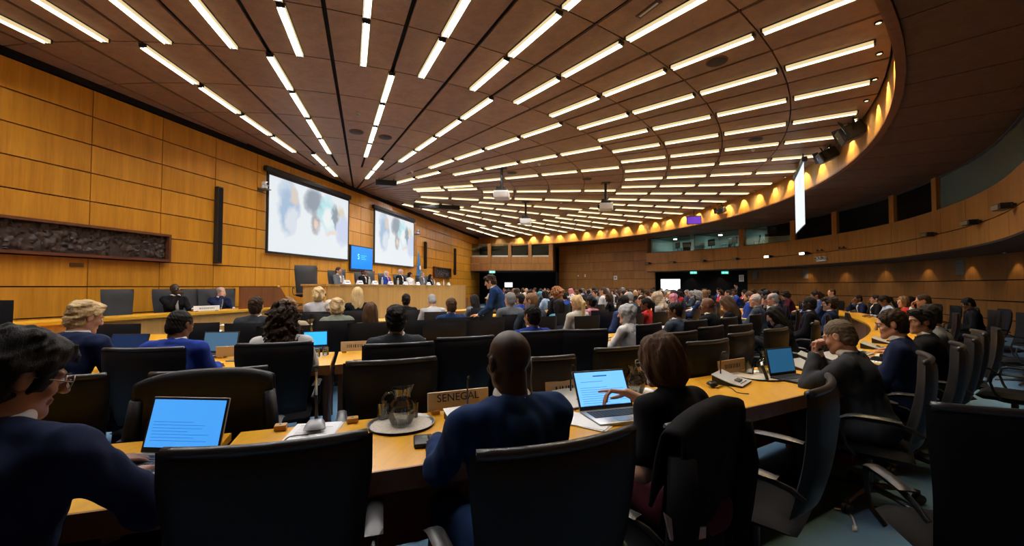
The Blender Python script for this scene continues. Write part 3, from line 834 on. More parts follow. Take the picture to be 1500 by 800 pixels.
def torso_sdf(F, J, g, fem=0.0, bulk=1.0, pelvis=True, k=.05):
    P, x, f, u, tl, sw = J['P0'], J['x'], J['f'], J['u'], J['tl'], J['sw']; M = np.stack([x,f,u],1)
    q = lambda a, b, c: np.array([a*bulk+g, b*bulk+g, c+g])
    if pelvis: F.ell(P+u*.0, q(.168,.128,.115), k, M=M)
    F.ell(P+u*.13*tl+f*.008, q(.148-.02*fem,.115,.14), k, M=M)
    F.ell(P+u*.30*tl, q(.160-.012*fem,.118,.165), k, M=M)
    F.ell(P+u*.40*tl+f*.0, q(sw*.88,.104,.105), k, M=M)
    if fem:
        for s in (-1,1): F.ell(P+u*.33*tl+f*.085+x*s*.07, (.06+g,.055+g,.06+g), .03, M=M)
    for s in (-1,1):
        F.cap(P+u*.445*tl+x*s*.05, P+u*.445*tl+x*s*(sw-.012), .062+g, .056+g, .03)
        F.cap(J['NB']-f*.012-u*.015, P+u*.462*tl+x*s*sw*.72, .042+g, .040+g, .03)
def arm_sdf(F, J, n, g, upto=1.0, k=.03, r=1.0):
    S, E, W = J['S'+n], J['E'+n], J['W'+n]
    if upto >= .5: F.cap(S, E, .055*r+g, .043*r+g, k)
    else: F.cap(S, S+(E-S)*upto*2, .055*r+g, .050*r+g, k)
    if upto > .5: t = (upto-.5)*2; F.cap(E, E+(W-E)*t, .043*r+g, (.043-.014*t)*r+g, k)
def leg_sdf(F, J, n, g, upto=1.0, k=.03):
    F.cap(J['H'+n], J['K'+n], .088+g, .060+g, .05); e = J['K'+n]+(J['A'+n]-J['K'+n])*upto
    F.cap(J['K'+n], e, .058+g, .042+g, k)
def foot_sdf(F, J, n, g=0.0):
    A = J['A'+n]; s = -1 if n == 'L' else 1
    F.cap(A+V3(0,-.03,-.045), A+V3(s*.015,.155,-.055), .037+g, .030+g, .02); F.cap(A, A+V3(0,.02,-.04), .04+g, .045+g, .02)
BODY = {}
def bounds(J):
    pts = np.array([J[k]+d for k in J if k[0] in 'SEWHKA' and len(k) == 2 and k not in ('HM','sw') for d in (V3(-.16,-.2,-.16), V3(.16,.24,.16))]+[J['HC']+V3(0,0,.2), J['HC']-V3(.14,.2,.14), J['HC']+V3(.14,.2,.14), J['P0']-V3(.24,.2,.18)])
    lo = pts.min(0); hi = pts.max(0); lo[2] = max(lo[2], -.02); return lo, hi
def make_body(key, pose, h=.008, fem=0.0, bulk=1.0, hands=True):
    """cached set of meshes for one pose: body and the garments that can go over it"""
    if key in BODY: return BODY[key]
    J = joints(pose); lo, hi = bounds(J); R = {'J':J, 'h':h}
    F = Fld(lo, hi, h); torso_sdf(F, J, -.004, fem, bulk)
    for s, n in ((-1,'L'),(1,'R')): arm_sdf(F, J, n, 0, r=.96 if not fem else .84); leg_sdf(F, J, n, -.004); foot_sdf(F, J, n, -.004)
    head_sdf(F, J, .056-.008*fem)
    for s, n in ((-1,'L'),(1,'R')): hand(F, J['W'+n], J['E'+n], J['h'+n], s, max(.004, h*.4))
    R['body'] = F.mesh('body_'+key, SKIN['light'])
    P, x, f, u, tl, sw = J['P0'], J['x'], J['f'], J['u'], J['tl'], J['sw']; M = np.stack([x,f,u],1)
    def vcut(F, half, low, k=.006):
        """open the front in a V from the neck down to the buttons"""
        a = J['NB']+f*.02+u*.03; b = P+u*low*tl+f*.14
        for t in np.linspace(0, 1, 9):
            c = a*(1-t)+b*t; F.ell(c+f*.10, (half*(1-t)+.008, .10, .04), k, 'cut', M=M)
    def jacket():
        F = Fld(lo, hi, h); torso_sdf(F, J, .016, fem*.6, bulk)
        for s, n in ((-1,'L'),(1,'R')): arm_sdf(F, J, n, .015, .97)
        F.ell(P-u*.03, ((.178)*bulk,.142*bulk,.10), .04, M=M)
        F.torus(J['NB']-u*.012-f*.006, u*.9-f*.35, .066, .017, .012, .7)
        vcut(F, .055, .20)
        F.noise(.006, 24, 3, an=(1,1,.6)); F.noise(.0035, 60, 5)
        if not pose.get('stand'): F.plane((0,0,.475), (0,0,-1))
        return F.mesh('jacket_'+key, CL['navy'])
    def shirt():
        F = Fld(lo, hi, h); torso_sdf(F, J, .004, fem, bulk, pelvis=False)
        F.torus(J['NB']+u*.016+f*.002, u*.9-f*.3, .061, .013, .012, .5)
        for s, n in ((-1,'L'),(1,'R')):
            d = nrm(J['W'+n]-J['E'+n]); F.cap(J['W'+n]-d*.03, J['W'+n]+d*.004, .037, .036, .0)
        F.plane(J['NB']+u*.06, u)
        return F.mesh('shirt_'+key, CL['white'])
    def top(sl, g=.009):
        F = Fld(lo, hi, h); torso_sdf(F, J, g, fem, bulk)
        for s, n in ((-1,'L'),(1,'R')): arm_sdf(F, J, n, g+.003 if sl > .6 else g+.008, sl, r=1-.12*fem)
        F.ell(P-u*.02, (.172*bulk,.135*bulk,.10), .04, M=M)
        F.torus(J['NB']-u*.006, u*.95-f*.25, .060-.004*fem, .010, .012)
        F.noise(.005, 26, 9, an=(1,1,.6)); F.noise(.002, 60, 4)
        if not pose.get('stand'): F.plane((0,0,.475), (0,0,-1))
        return F.mesh('top_'+key, CL['black'])
    def trousers():
        F = Fld(lo, hi, h); F.ell(P-u*.02, (.170*bulk,.132*bulk,.115), .04, M=M)
        for s, n in ((-1,'L'),(1,'R')): leg_sdf(F, J, n, .012, .97)
        F.noise(.004, 26, 8)
        return F.mesh('trousers_'+key, CL['black'])
    def skirt():
        F = Fld(lo, hi, h); F.ell(P-u*.02, (.175,.14,.12), .04, M=M)
        for s, n in ((-1,'L'),(1,'R')): F.cap(J['H'+n], J['K'+n]+V3(0,.03,0), .10, .085, .09)
        F.cap(J['HL']*.5+J['HR']*.5, J['KL']*.5+J['KR']*.5, .09, .075, .08); F.cap(J['KL']+V3(0,.02,0), J['KL']+V3(0,.03,-.18), .085, .07, .08); F.cap(J['KR']+V3(0,.02,0), J['KR']+V3(0,.03,-.18), .085, .07, .08)
        F.noise(.008, 30, 8, an=(1,.5,1))
        return F.mesh('skirt_'+key, CL['burgundy'])
    def shoes():
        F = Fld(lo, hi, h)
        for n in 'LR': foot_sdf(F, J, n, .006)
        F.plane((0,0,.115), (0,0,1)); F.plane((0,0,.004), (0,0,-1))
        return F.mesh('shoes_'+key, mat('black_shoe_leather', (.012,.011,.011), .3))
    def tie():
        m = MB(); pts = []
        for t in np.linspace(0, 1, 7):
            c = (J['NB']+u*(-.01)+f*.075)*(1-t)+(P+u*.19*tl+f*(.122*bulk+.016))*t+f*.022*sin(t*PI); pts.append((c, .014+.022*t))
        vs = []; fs = []
        for c, wd in pts:
            for sx, sy in ((-1,0),(0,1),(1,0),(0,-1)): vs.append(c+x*sx*wd+f*(sy*.006+.006))
        for i in range(len(pts)-1):
            for k in range(4): fs.append((i*4+k, i*4+(k+1)%4, i*4+4+(k+1)%4, i*4+4+k))
        fs += [(0,1,2,3), tuple(len(vs)-4+k for k in (3,2,1,0))]
        return m.add(vs, fs).mesh('tie_'+key, CL['purple'], 180)
    R['make'] = dict(jacket=jacket, shirt=shirt, blouse=lambda: top(.97), tshirt=lambda: top(.36), trousers=trousers, skirt=skirt, shoes=shoes, tie=tie)
    BODY[key] = R; return R
def part_mesh(R, k):
    if k not in R: R[k] = R['make'][k]()
    return R[k]

HAIRM = {}
def hair_mesh(style, hv=.006):
    """hair in head space (face towards +Y)"""
    if (style, hv) in HAIRM: return HAIRM[(style, hv)]
    F = Fld((-.22,-.26,-.42), (.22,.2,.19), hv)
    face = lambda k=.01, dz=0: (F.ell((0,.10,-.035+dz), (.078,.085,.098), k, 'cut'), F.ell((0,.095,.02), (.064,.04,.05), k, 'cut'))
    def ears():
        for s in (-1,1): F.ell((s*.085,.002,-.012), (.03,.027,.04), .008, 'cut')
    cr = lambda t: F.ell((0,-.016,.034), (.077+t,.098+t,.091+t), .0)
    if style == 'cropped': cr(.003); F.ell((0,-.035,-.03), (.072,.078,.075), .02); face(); F.ell((0,.105,.052), (.066,.048,.048), .01, 'cut'); ears(); F.plane((0,0,-.075), (0,.3,-1)); F.noise(.0028, 210, 1)
    elif style == 'short': cr(.009); F.ell((0,-.04,-.035), (.074,.076,.075), .02); face(); F.ell((0,.112,.05), (.062,.045,.042), .01, 'cut'); ears(); F.plane((0,0,-.07), (0,.35,-1)); F.noise(.0045, 110, 2); F.noise(.0025, 260, 6)
    elif style == 'side part': cr(.012); F.ell((-.01,.05,.10), (.068,.05,.03), .02); F.ell((0,-.04,-.035), (.073,.076,.075), .02); face(); ears(); F.plane((0,0,-.07), (0,.35,-1)); F.noise(.007, 90, 4, an=(.4,1,1)); F.noise(.003, 240, 6)
    elif style == 'wavy': cr(.026); F.ell((0,-.045,-.03), (.086,.082,.085), .02); F.ell((0,.045,.095), (.066,.05,.032), .03); face(); ears(); F.plane((0,0,-.085), (0,.35,-1)); F.noise(.008, 60, 12); F.noise(.005, 150, 7)
    elif style == 'receding': cr(.008); F.ell((0,-.035,-.03), (.076,.080,.075), .02); F.ell((0,.035,.13), (.066,.10,.085), .02, 'cut'); face(); ears(); F.plane((0,0,-.07), (0,.35,-1)); F.noise(.003, 130, 3)
    elif style == 'bob': cr(.014); F.ell((0,-.028,-.045), (.098,.098,.115), .03); F.ell((0,-.01,-.02), (.099,.085,.11), .03); F.plane((0,0,-.135), (0,0,-1), .02); F.ell((0,.11,-.045), (.072,.085,.12), .01, 'cut'); F.ell((0,.0,-.09), (.056,.07,.08), .01, 'cut'); F.noise(.006, 60, 3, an=(1,1,.15)); F.noise(.003, 200, 6, an=(1,1,.15))
    elif style == 'short bob': cr(.022); F.ell((0,-.035,-.03), (.096,.096,.09), .03); F.plane((0,0,-.095), (0,.2,-1), .02); F.ell((0,.11,-.045), (.070,.085,.11), .01, 'cut'); F.ell((0,.0,-.09), (.056,.07,.08), .01, 'cut'); F.noise(.012, 60, 9); F.noise(.004, 180, 6)
    elif style == 'long': cr(.014); F.ell((0,-.06,-.12), (.105,.068,.20), .04); F.ell((0,-.015,-.03), (.098,.08,.10), .03); face(); F.ell((0,.11,-.06), (.068,.085,.12), .01, 'cut'); F.noise(.008, 55, 5, an=(1,1,.2)); F.noise(.004, 180, 6, an=(1,1,.2))
    elif style == 'curly': cr(.03); F.ell((0,-.05,-.09), (.135,.092,.19), .05); F.ell((0,-.07,-.17), (.12,.07,.14), .04); F.ell((0,.115,-.06), (.07,.085,.12), .01, 'cut'); F.noise(.016, 75, 21); F.noise(.011, 170, 8)
    elif style == 'afro curls': cr(.055); F.ell((0,.12,-.05), (.07,.085,.11), .01, 'cut'); F.plane((0,0,-.08), (0,.25,-1), .02); F.noise(.014, 90, 5); F.noise(.008, 190, 8)
    elif style == 'bun': cr(.009); F.ell((0,-.04,-.035), (.074,.076,.07), .02); face(); ears(); F.plane((0,0,-.07), (0,.35,-1)); F.ell((0,-.125,.02), (.042,.036,.042), .01); F.noise(.004, 90, 3)
    elif style == 'ponytail': cr(.010); F.ell((0,-.04,-.035), (.074,.076,.07), .02); face(); ears(); F.plane((0,0,-.07), (0,.35,-1)); F.cap((0,-.105,.045), (0,-.145,.0), .026, .032, .015); F.cap((0,-.145,.0), (0,-.13,-.24), .036, .022, .02); F.noise(.006, 70, 3, an=(1,1,.25)); F.noise(.003, 200, 6, an=(1,1,.2))
    elif style == 'headscarf':
        cr(.02); F.ell((0,-.01,-.04), (.092,.092,.115), .03); F.cap((0,-.02,-.11), (0,-.015,-.18), .085, .10, .03); F.ell((0,-.02,-.22), (.15,.10,.06), .05); F.ell((0,.11,-.02), (.058,.075,.085), .01, 'cut'); F.noise(.010, 50, 3); F.noise(.004, 120, 6)
    elif style == 'cap': cr(.012); F.plane((0,0,.02), (0,.0,-1), .004); F.cap((0,.08,.035), (0,.15,.02), .06, .045, .01); F.plane((0,.16,0), (0,1,0))
    HAIRM[(style, hv)] = F.mesh('hair_'+style.replace(' ','_'), HAIR['black'] if style != 'headscarf' else CL['light grey'])
    return HAIRM[(style, hv)]
HEADX = {}
def head_extra(kind):
    if kind in HEADX: return HEADX[kind]
    m = MB()
    if kind == 'eyes':
        for s in (-1,1):
            for (c, r, mi) in (((s*.031,.0815,.006), .0128, 0), ((s*.031,.0885,.006), .0068, 1)):
                b = MB(); b.lathe([(r*sin(t), -r*cos(t)) for t in np.linspace(0, PI, 9)], 12, c); m.add(b.v, b.f, mi)
        me = m.mesh('eyes', [EYEW, EYEB], 180)
    elif kind == 'glasses':
        for s in (-1,1):
            m.tube([(s*.033+.024*cos(t), .112-.004*abs(cos(t)), .004+.020*sin(t)) for t in np.linspace(0, 2*PI, 21)], .0022, 6)
            m.tube([(s*.056,.108,.008), (s*.074,.09,.008), (s*.083,.0,.008), (s*.083,-.02,-.004)], .0022, 6)
        m.tube([(-.009,.114,.008), (0,.117,.010), (.009,.114,.008)], .0022, 6)
        me = m.mesh('glasses', mat('spectacle_metal', (.25,.22,.18), .3, .8), 180)
    elif kind == 'dark glasses':
        for s in (-1,1):
            m.bbox((s*.033,.110,.004), (.050,.006,.036), .005); m.tube([(s*.056,.108,.008), (s*.078,.09,.008), (s*.084,-.01,.004)], .003, 6)
        me = m.mesh('sunglasses', BPLAST)
    elif kind == 'eyebrows':
        for s in (-1,1): m.tube([(s*.014,.100,.026), (s*.032,.099,.031), (s*.050,.086,.026)], [.004,.0045,.0025], 6, flat=.7)
        me = m.mesh('eyebrows', HAIR['dark brown'], 180)
    elif kind == 'beard':
        F = Fld((-.12,-.06,-.16), (.12,.15,.03), .006); F.ell((0,.026,-.034), (.064,.069,.088), .0)
        for s in (-1,1): F.cap((s*.05,.0,-.062), (s*.012,.072,-.098), .027, .026, .02)
        F.cap((0,.078,-.094), (0,.082,-.1), .025, .024, .02); F.plane((0,0,-.034), (0,.55,1)); F.plane((0,-.01,0), (0,-1,0)); F.ell((0,.112,-.058), (.024,.02,.012), .004, 'cut'); F.noise(.003, 200, 3)
        me = F.mesh('beard', HAIR['dark brown'])
    elif kind == 'headset':
        m.tube([(s_*.088*abs(cos(t)) if False else .088*cos(t), -.012, .03+.105*sin(t)) for s_ in (1,) for t in np.linspace(-.25, PI+.25, 19)], .006, 6)
        for s in (-1,1): m.lathe([(.0,-.012),(.03,-.01),(.032,.004),(.0,.01)], 12, (0,0,0)); 
        me = m.mesh('headset', mat('headset_grey', (.35,.35,.36), .4), 180)
    elif kind == 'earpiece':
        m.tube([(.086,-.004,.0), (.092,-.012,.012), (.09,-.022,.004), (.088,-.024,-.03), (.075,-.03,-.08), (.07,-.045,-.14)], .003, 6); m.bbox((.089,0,-.004), (.014,.016,.02), .004)
        me = m.mesh('earpiece', WHITEP, 180)
    HEADX[kind] = me; return me
MESHMAT = {}
def setm(o, m):
    """same shape in another colour: one shared mesh per shape and material"""
    k = (o.data.name, m.name)
    if k not in MESHMAT:
        if o.data.materials[0] == m: MESHMAT[k] = o.data
        else:
            c = o.data.copy(); c.materials.clear(); c.materials.append(m); MESHMAT[k] = c
    o.data = MESHMAT[k]
NOEYE = set()
def person(R, loc, rz, sk='light', outfit=(('jacket','navy'),('shirt','white'),('trousers','navy')), hair=('short','brown'), extra=(), label='', scale=1.0, group=None, shoes=True):
    o = link('person', R['body']); o.location = loc; o.rotation_euler = (0,0,rz); o.scale = (scale,)*3; setm(o, SKIN[sk])
    tag(o, label, 'person', group)
    for k, c in outfit:
        p = link(k, part_mesh(R, k), o); setm(p, CL[c])
    if shoes: link('shoes', part_mesh(R, 'shoes'), o)
    J = R['J']; HMx = Matrix.Translation(Vector(J['HC'])) @ Matrix(J['HM'].tolist()).to_4x4()
    def onhead(me, name, m=None):
        p = link(name, me, o); p.matrix_local = HMx
        if m: setm(p, m)
        return p
    if hair:
        hm = CL[hair[1]] if hair[0] == 'headscarf' or hair[0] == 'cap' else HAIR[hair[1]]
        onhead(hair_mesh(hair[0], .006 if R['h'] < .009 else .009), 'headscarf' if hair[0] == 'headscarf' else 'cap' if hair[0] == 'cap' else 'hair', hm)
    for e in extra:
        onhead(head_extra(e), e.replace(' ','_'), HAIR[hair[1]] if e in ('beard','eyebrows') and hair and hair[1] in HAIR else None)
    return o
# ================================================================== PEOPLE AND CHAIRS, PLACED
SUIT = lambda c, tr=None, tie=False: (('jacket',c),('shirt','white'),('trousers',tr or c))+((('tie',tie),) if tie else ())
POSE = {
 'desk':   (dict(lean=9, pitch=12, wL=(-.15,.40,.802), wR=(.16,.38,.802)), 0, 1.0),
 'back':   (dict(lean=-3, neck=6, pitch=2, wL=(-.14,.22,.62), wR=(.12,.24,.63)), 0, 1.0),
 'write':  (dict(lean=19, pitch=30, wL=(-.18,.40,.802), wR=(.10,.40,.802)), 0, 1.0),
 'left':   (dict(lean=5, yaw=38, pitch=4, wL=(-.15,.38,.802), wR=(.16,.36,.802)), 0, 1.0),
 'right':  (dict(lean=5, yaw=-38, pitch=4, wL=(-.15,.38,.802), wR=(.16,.36,.802)), 0, 1.0),
 'chin':   (dict(lean=12, pitch=12, yaw=8, wL=(-.15,.38,.802), wR=(.05,.235,1.085), pR=(.5,.3,-1), hR=((-.35,.1,.9),(-.3,-.9,.1),(.7,.9,1.0,1.1))), 0, 1.0),
 'fdesk':  (dict(lean=9, pitch=12, sw=.163, tl=.94, wL=(-.15,.38,.802), wR=(.14,.38,.802)), 1, .9),
 'fback':  (dict(lean=-2, neck=6, sw=.163, tl=.94, pitch=2, wL=(-.10,.24,.62), wR=(.10,.24,.63)), 1, .9),
 'fwrite': (dict(lean=18, pitch=28, sw=.163, tl=.94, wL=(-.16,.38,.802), wR=(.08,.40,.802)), 1, .9),
 'fleft':  (dict(lean=5, yaw=35, pitch=4, sw=.163, tl=.94, wL=(-.14,.36,.802), wR=(.14,.36,.802)), 1, .9),
}
def pose(k, h=.008, key=None, **kw):
    key = '%s_%g' % (key or k, h*1000)+(('_%d' % (sum(ord(ch_)*(i_+1) for i_, ch_ in enumerate(repr(sorted(kw.items())))) % 99991)) if kw else '')
    d, fem, bulk = POSE[k]; d = dict(d); bulk = kw.pop('bulk', bulk); d.update(kw)
    return make_body(key, d, h, fem, bulk)
def note(p): TAKEN.append((p.x, p.y)); return p
def seat_person(k, a, r, label, short, sk, outfit, hair, extra=(), turn=0.0, top=None, ch='near', h=None, key=None, z0=0.0, cturn=None, chlabel=None, group=None, loc=None, dr=0.0, csc=1.0, cgroup=None, coff=(0,0), **kw):
    p = loc.copy() if loc is not None else pol(r, a)
    if loc is None and r < 17.3 and k != 'hero': p = settle(p)
    if h is None: h = .008 if p.y < 5 else .0105
    R = pose(k, h, key, **kw); p.z = z0; s = 1.0
    if top:
        base = R['J']['HC'][2]+.12*1.0+(.012 if hair else 0)
        q = p+Vector((0,0,0)); zd = q.y*cos(YAW)-q.x*sin(YAW)
        s = (CAMZ-(top-420)*zd/620-z0)/base; s = max(.92, min(1.09, s))
    rz = face(p, turn)
    pp = p-Vector((CX-p.x, CY-p.y, 0)).normalized()*dr if dr else p
    o = person(R, pp, rz, sk, outfit, hair, extra, label, s, group)
    TAKEN.append((p.x, p.y))
    if ch: chair(p+Vector((coff[0],coff[1],0)), face(p, turn if cturn is None else cturn), chlabel or 'black office chair under the %s' % short, ch, cgroup, csc)
    return o
H = lambda px, r: hit(px, r)
# --- the row nearest to the camera
R0 = 17.47
pH1 = pol(17.42, -60.75)
seat_person('desk', 0, 0, 'large person in dark navy suit with wavy black hair and glasses typing on laptop', 'large person in navy suit with glasses', 'tan', SUIT('navy'), ('wavy','black'), ('glasses','eyes','eyebrows'),
    turn=-17, top=494, h=.0055, key='typist', loc=pH1, bulk=1.24, lean=12, pitch=20, yaw=-30, sw=.232, wL=(-.06,.42,.802), wR=(.13,.33,.80), hR=((-.3,1,-.08),(0,0,-1),.35), pR=(1,-.35,-.45))
seat_person('back', -55.75, 17.62, 'person with shaved head in midnight blue jacket seated behind SENEGAL nameplate', 'person with shaved head in midnight blue jacket', 'dark', SUIT('midnight'), None, ('earpiece',),
    turn=2, top=489, h=.0055, key='delegate', lean=3, pitch=8, yaw=6, sw=.19, wL=(-.18,.40,.802), wR=(.20,.38,.802), dr=-.10)
seat_person('fdesk', -53.1, 17.56, 'person with brown bob and round glasses in black top pointing at laptop screen', 'person with brown bob and burgundy skirt', 'light', (('tshirt','black'),('skirt','burgundy')), ('bob','brown'), ('glasses','eyes','eyebrows'),
    turn=5, top=492, h=.0045, key='pointer', ch='fabric', lean=14, pitch=16, yaw=8, cturn=20, csc=.94, coff=(-.20,-.02), wR=(.09,.43,.93), hR=((-.6,.85,.02),(-.2,-.2,-1),(.10,1.05,1.2,1.3)), pR=(1,-.1,-.9), wL=(-.13,.20,.655), pL=(-.7,-.8,-.6))
seat_person('chin', -46.7, 17.45, 'grey haired person in dark grey suit with both hands folded before the mouth', 'grey haired person in dark grey suit', 'light', SUIT('charcoal'), ('cropped','grey brown'), ('eyes','eyebrows'),
    turn=10, top=469, h=.0045, key='thinker', lean=17, pitch=22, yaw=-4, wL=(-.055,.30,1.03), wR=(.055,.30,1.05), pL=(-.6,.4,-1), pR=(.6,.4,-1), hL=((.55,.05,.85),(.5,-.8,-.1),(.9,1.0,1.0,1.1)), hR=((-.55,.05,.85),(-.5,-.8,-.1),(.7,.9,1.0,1.1)), cturn=18)
seat_person('write', -43.6, 17.42, 'person in navy suit with short grey brown hair beside the grey suited one', 'second person in navy from the grey suit', 'light', SUIT('navy'), ('short','dark brown'), ('eyes','eyebrows'), turn=10, top=453, lean=10, pitch=14, yaw=10, key='reader', wL=(-.1,.36,.80), wR=(.05,.36,.82), cturn=14)
seat_person('left', -41.0, 17.40, 'person with black hair in black jacket and open white collar', 'person in black jacket with open white collar', 'tan', SUIT('black'), ('side part','black'), ('eyes','eyebrows'), turn=8, top=452, cturn=12)
seat_person('desk', -38.6, 17.40, 'person with black hair and glasses in grey jacket, behind the open white collar', 'person with glasses and grey jacket', 'tan', SUIT('grey','charcoal'), ('short','black'), ('glasses','eyes','eyebrows'), turn=12, top=446, cturn=12)
chair(pol(17.33,-58.22), face(pol(17.33,-58.22),-3), 'empty black chair pulled up to the desk beside the large typing person', 'near')
ce_ = at(1150, 700, .5); pE = Vector((.75, 2.38, 0))
chair(pE, YAW+rad(46), 'empty black chair turned sideways between brown bob and grey suit', 'near')
chair(Vector((1.50, 2.19, 0)), rad(-2), 'big empty black chair alone in the aisle at right edge', 'fabric')
# --- advisers' chairs just beyond the nearest desk (all empty)
ADV = [(-62.6,16.02,0),(-60.1,16.05,4),(-56.75,16.05,0),(-53.6,16.30,-12),(-51.0,16.18,0),(-48.0,16.25,0),(-45.2,16.05,6),(-42.6,16.05,0)]
names = ['empty black chair left of the jacket-draped one, against the nearest desk','black chair with a dark jacket draped over its back','wide empty black chair behind the glass jug on the nearest desk',
 'empty black chair beyond the shaved head, turned towards the aisle','empty black chair beyond the nearest laptop with blue page','empty black chair behind the telephone console, beyond the brown bob','empty black chair behind the small dark laptop','empty black chair beyond the grey suit across the desk']
for (a, r, t), nm in zip(ADV, names): q_ = pol(r,a); chair(q_, face(q_, t), nm, 'near'); TAKEN.append((q_.x,q_.y))
# --- second desk row
R2_ = 14.98
seat_person('desk', H(84,15.05), 15.02, 'blond person in navy suit bending over a laptop near left edge', 'blond person in navy suit', 'light', SUIT('navy'), ('side part','blond'), ('eyes','eyebrows'), turn=-14, top=441, key='blond', lean=20, pitch=18, yaw=-18, sw=.195)
seat_person('desk', H(250,15.0), 14.98, 'black haired person in bright royal blue suit at open laptop', 'person in royal blue suit', 'brown', SUIT('blue'), ('cropped','black'), ('eyes',), turn=-8, top=455, key='royal', lean=14, pitch=18, yaw=-16, sw=.195)
seat_person('fdesk', H(412,14.9), 14.82, 'person with dark curly long hair in white blouse', 'person with curly dark hair', 'tan', (('blouse','white'),('trousers','black')), ('curly','dark brown'), (), top=447, key='curly', lean=8, pitch=6, yaw=0, sw=.185, tl=.97)
seat_person('back', H(578,15.2), 15.3, 'person with smooth black hair in charcoal jacket, from behind', 'person with smooth black hair in charcoal jacket', 'tan', SUIT('charcoal'), ('side part','black'), ('eyes',), top=446, key='smooth', yaw=-14)
q_ = pol(15.1,-54.05); TAKEN.append((q_.x,q_.y)); chair(q_, face(q_), 'empty black chair beyond the desk left of the shaved head', 'near')
seat_person('back', H(772,14.9), 14.95, 'person in royal blue jacket with black hair just beyond the shaved head', 'person in royal blue jacket beyond the shaved head', 'tan', SUIT('blue'), ('short','black'), (), top=446, key='bluetwo', yaw=10)
q_ = pol(15.05,-48.8); TAKEN.append((q_.x,q_.y)); chair(q_, face(q_, -20), 'empty black chair turned in the gap beside the pale headscarf', 'near')
seat_person('fleft', H(925,15.0), 14.95, 'person in pale grey headscarf and white coat', 'person in pale headscarf', 'light', (('blouse','white'),('trousers','cream')), ('headscarf','light grey'), ('eyes','eyebrows'), turn=8, top=446)
q_ = settle(pol(15.7,H(960,15.7))); TAKEN.append((q_.x,q_.y)); chair(q_, face(q_), 'empty black chair right of the pale headscarf', 'near')
seat_person('left', H(990,14.95), 14.95, 'person with black cropped hair in dark grey jacket facing left beside headscarf', 'person with cropped hair in dark grey jacket', 'brown', SUIT('slate'), ('short','black'), ('eyes','eyebrows'), top=446, yaw=32)
seat_person('left', H(1040,15.0), 14.98, 'bald person in black jacket in front of the two tall empty chairs', 'bald person in black jacket', 'brown', SUIT('black'), None, ('eyes',), top=437, yaw=30)
seat_person('fwrite', H(1080,15.0), 14.98, 'person with brown hair in black short sleeved top reading papers', 'person in black short sleeved top', 'light', (('tshirt','black'),('trousers','black')), ('long','brown'), ('eyes','eyebrows'), top=434)
seat_person('left', H(1108,14.98), 14.98, 'white haired person in blue grey suit, facing left', 'white haired person in blue grey suit', 'light', SUIT('slate'), ('receding','white'), ('eyes','eyebrows'), top=430)
for a, t in ((-44.3,4),(-42.0,0)): q_ = settle(pol(15.6,a)); TAKEN.append((q_.x,q_.y)); chair(q_, face(q_,t), 'tall empty black chair behind the bald person, %s' % ('left one of two' if a < -43 else 'right one of two'), 'near')
seat_person('fwrite', H(1152,16.0), 16.0, 'dark haired person with grey headset and black clothes bent over papers', 'person with grey headset', 'light', (('jacket','black'),('shirt','black'),('trousers','black')), ('long','black'), ('eyes','headset_') if False else ('eyes',), top=456, turn=10, yaw=10)
# --- people facing left at the right
for px, top, r, k, sk, of, hr, ex, lb, sh in (
 (1140,429,15.3,'chin','light',SUIT('navy','navy','red'),('receding','grey'),('eyes','eyebrows'),'balding person in navy suit with hand at chin, facing left','balding person with hand at chin'),
 (1158,427,14.5,'back','light',SUIT('blue','navy'),('short','brown'),('eyes','eyebrows','beard'),'bearded person in blue suit beside the balding one','bearded person in blue suit'),
 (1178,434,15.8,'back','dark',SUIT('black','black','purple'),('cropped','black'),('eyes','eyebrows'),'dark skinned person in black suit with purple tie','person with purple tie'),
 (1192,432,14.9,'back','tan',SUIT('light grey','black'),('short','black'),('eyes','eyebrows'),'black haired person in light grey jacket behind the purple tie','person in light grey jacket by purple tie'),
 (1208,435,16.05,'back','light',SUIT('navy'),('side part','dark brown'),('dark_glasses_' ,) if False else ('dark glasses',),'person in navy suit wearing dark sunglasses, facing left','person with dark sunglasses'),
 (1262,435,17.5,'chin','brown',SUIT('navy'),('cropped','black'),('eyes',),'person with hand at face in navy suit, farther right along the row','person with hand at face'),
 (1277,438,17.48,'back','light',SUIT('black'),('short','dark brown'),('eyes','eyebrows'),'person in black suit leaning back behind the grey suit','person in black suit leaning back'),
 (1328,443,17.9,'fback','brown',(('jacket','black'),('shirt','cream'),('trousers','black')),('long','black'),('eyes',),'person with long black hair and cream blouse near the right wall','person with cream blouse')):
    seat_person(k, hit(px,r,far=r > 16.5), r, lb, sh, sk, of, hr, ex, top=top, turn=6, ch='mid')
seat_person('back', hit(1424,18.35,True), 18.35, 'dark clothed person with clasped hands on a chair by the right wall', 'dark clothed person with clasped hands', 'brown', (('jacket','black'),('shirt','black'),('trousers','black')), ('short','black'), ('eyes',), top=462, key='clasped', ch='mid', lean=10, pitch=25, wL=(-.03,.26,.66), wR=(.03,.26,.66), hL=((.7,.7,0),(.3,0,-1),.8), hR=((-.7,.7,0),(-.3,0,-1),.8))
for i, (px, r) in enumerate(((1375,18.6),(1398,18.55),(1462,18.4),(1500,18.3),(1545,18.3),(1350,18.7),(1300,18.8),(1322,18.8),(1480,17.9),(1440,18.7))):
    a = hit(px, r, True); chair(pol(r,a), face(pol(r,a), random.uniform(-6,6)), 'empty dark chair along the right wall, %s from the camera end' % nth([6,5,3,2,1,8,10,9,4,7][i]), 'plain', 'empty chairs along the right wall')
chair(pol(17.5,-36.0), face(pol(17.5,-36.0),4), 'empty black chair at the desk end, right of the grey jacket with glasses', 'mid')

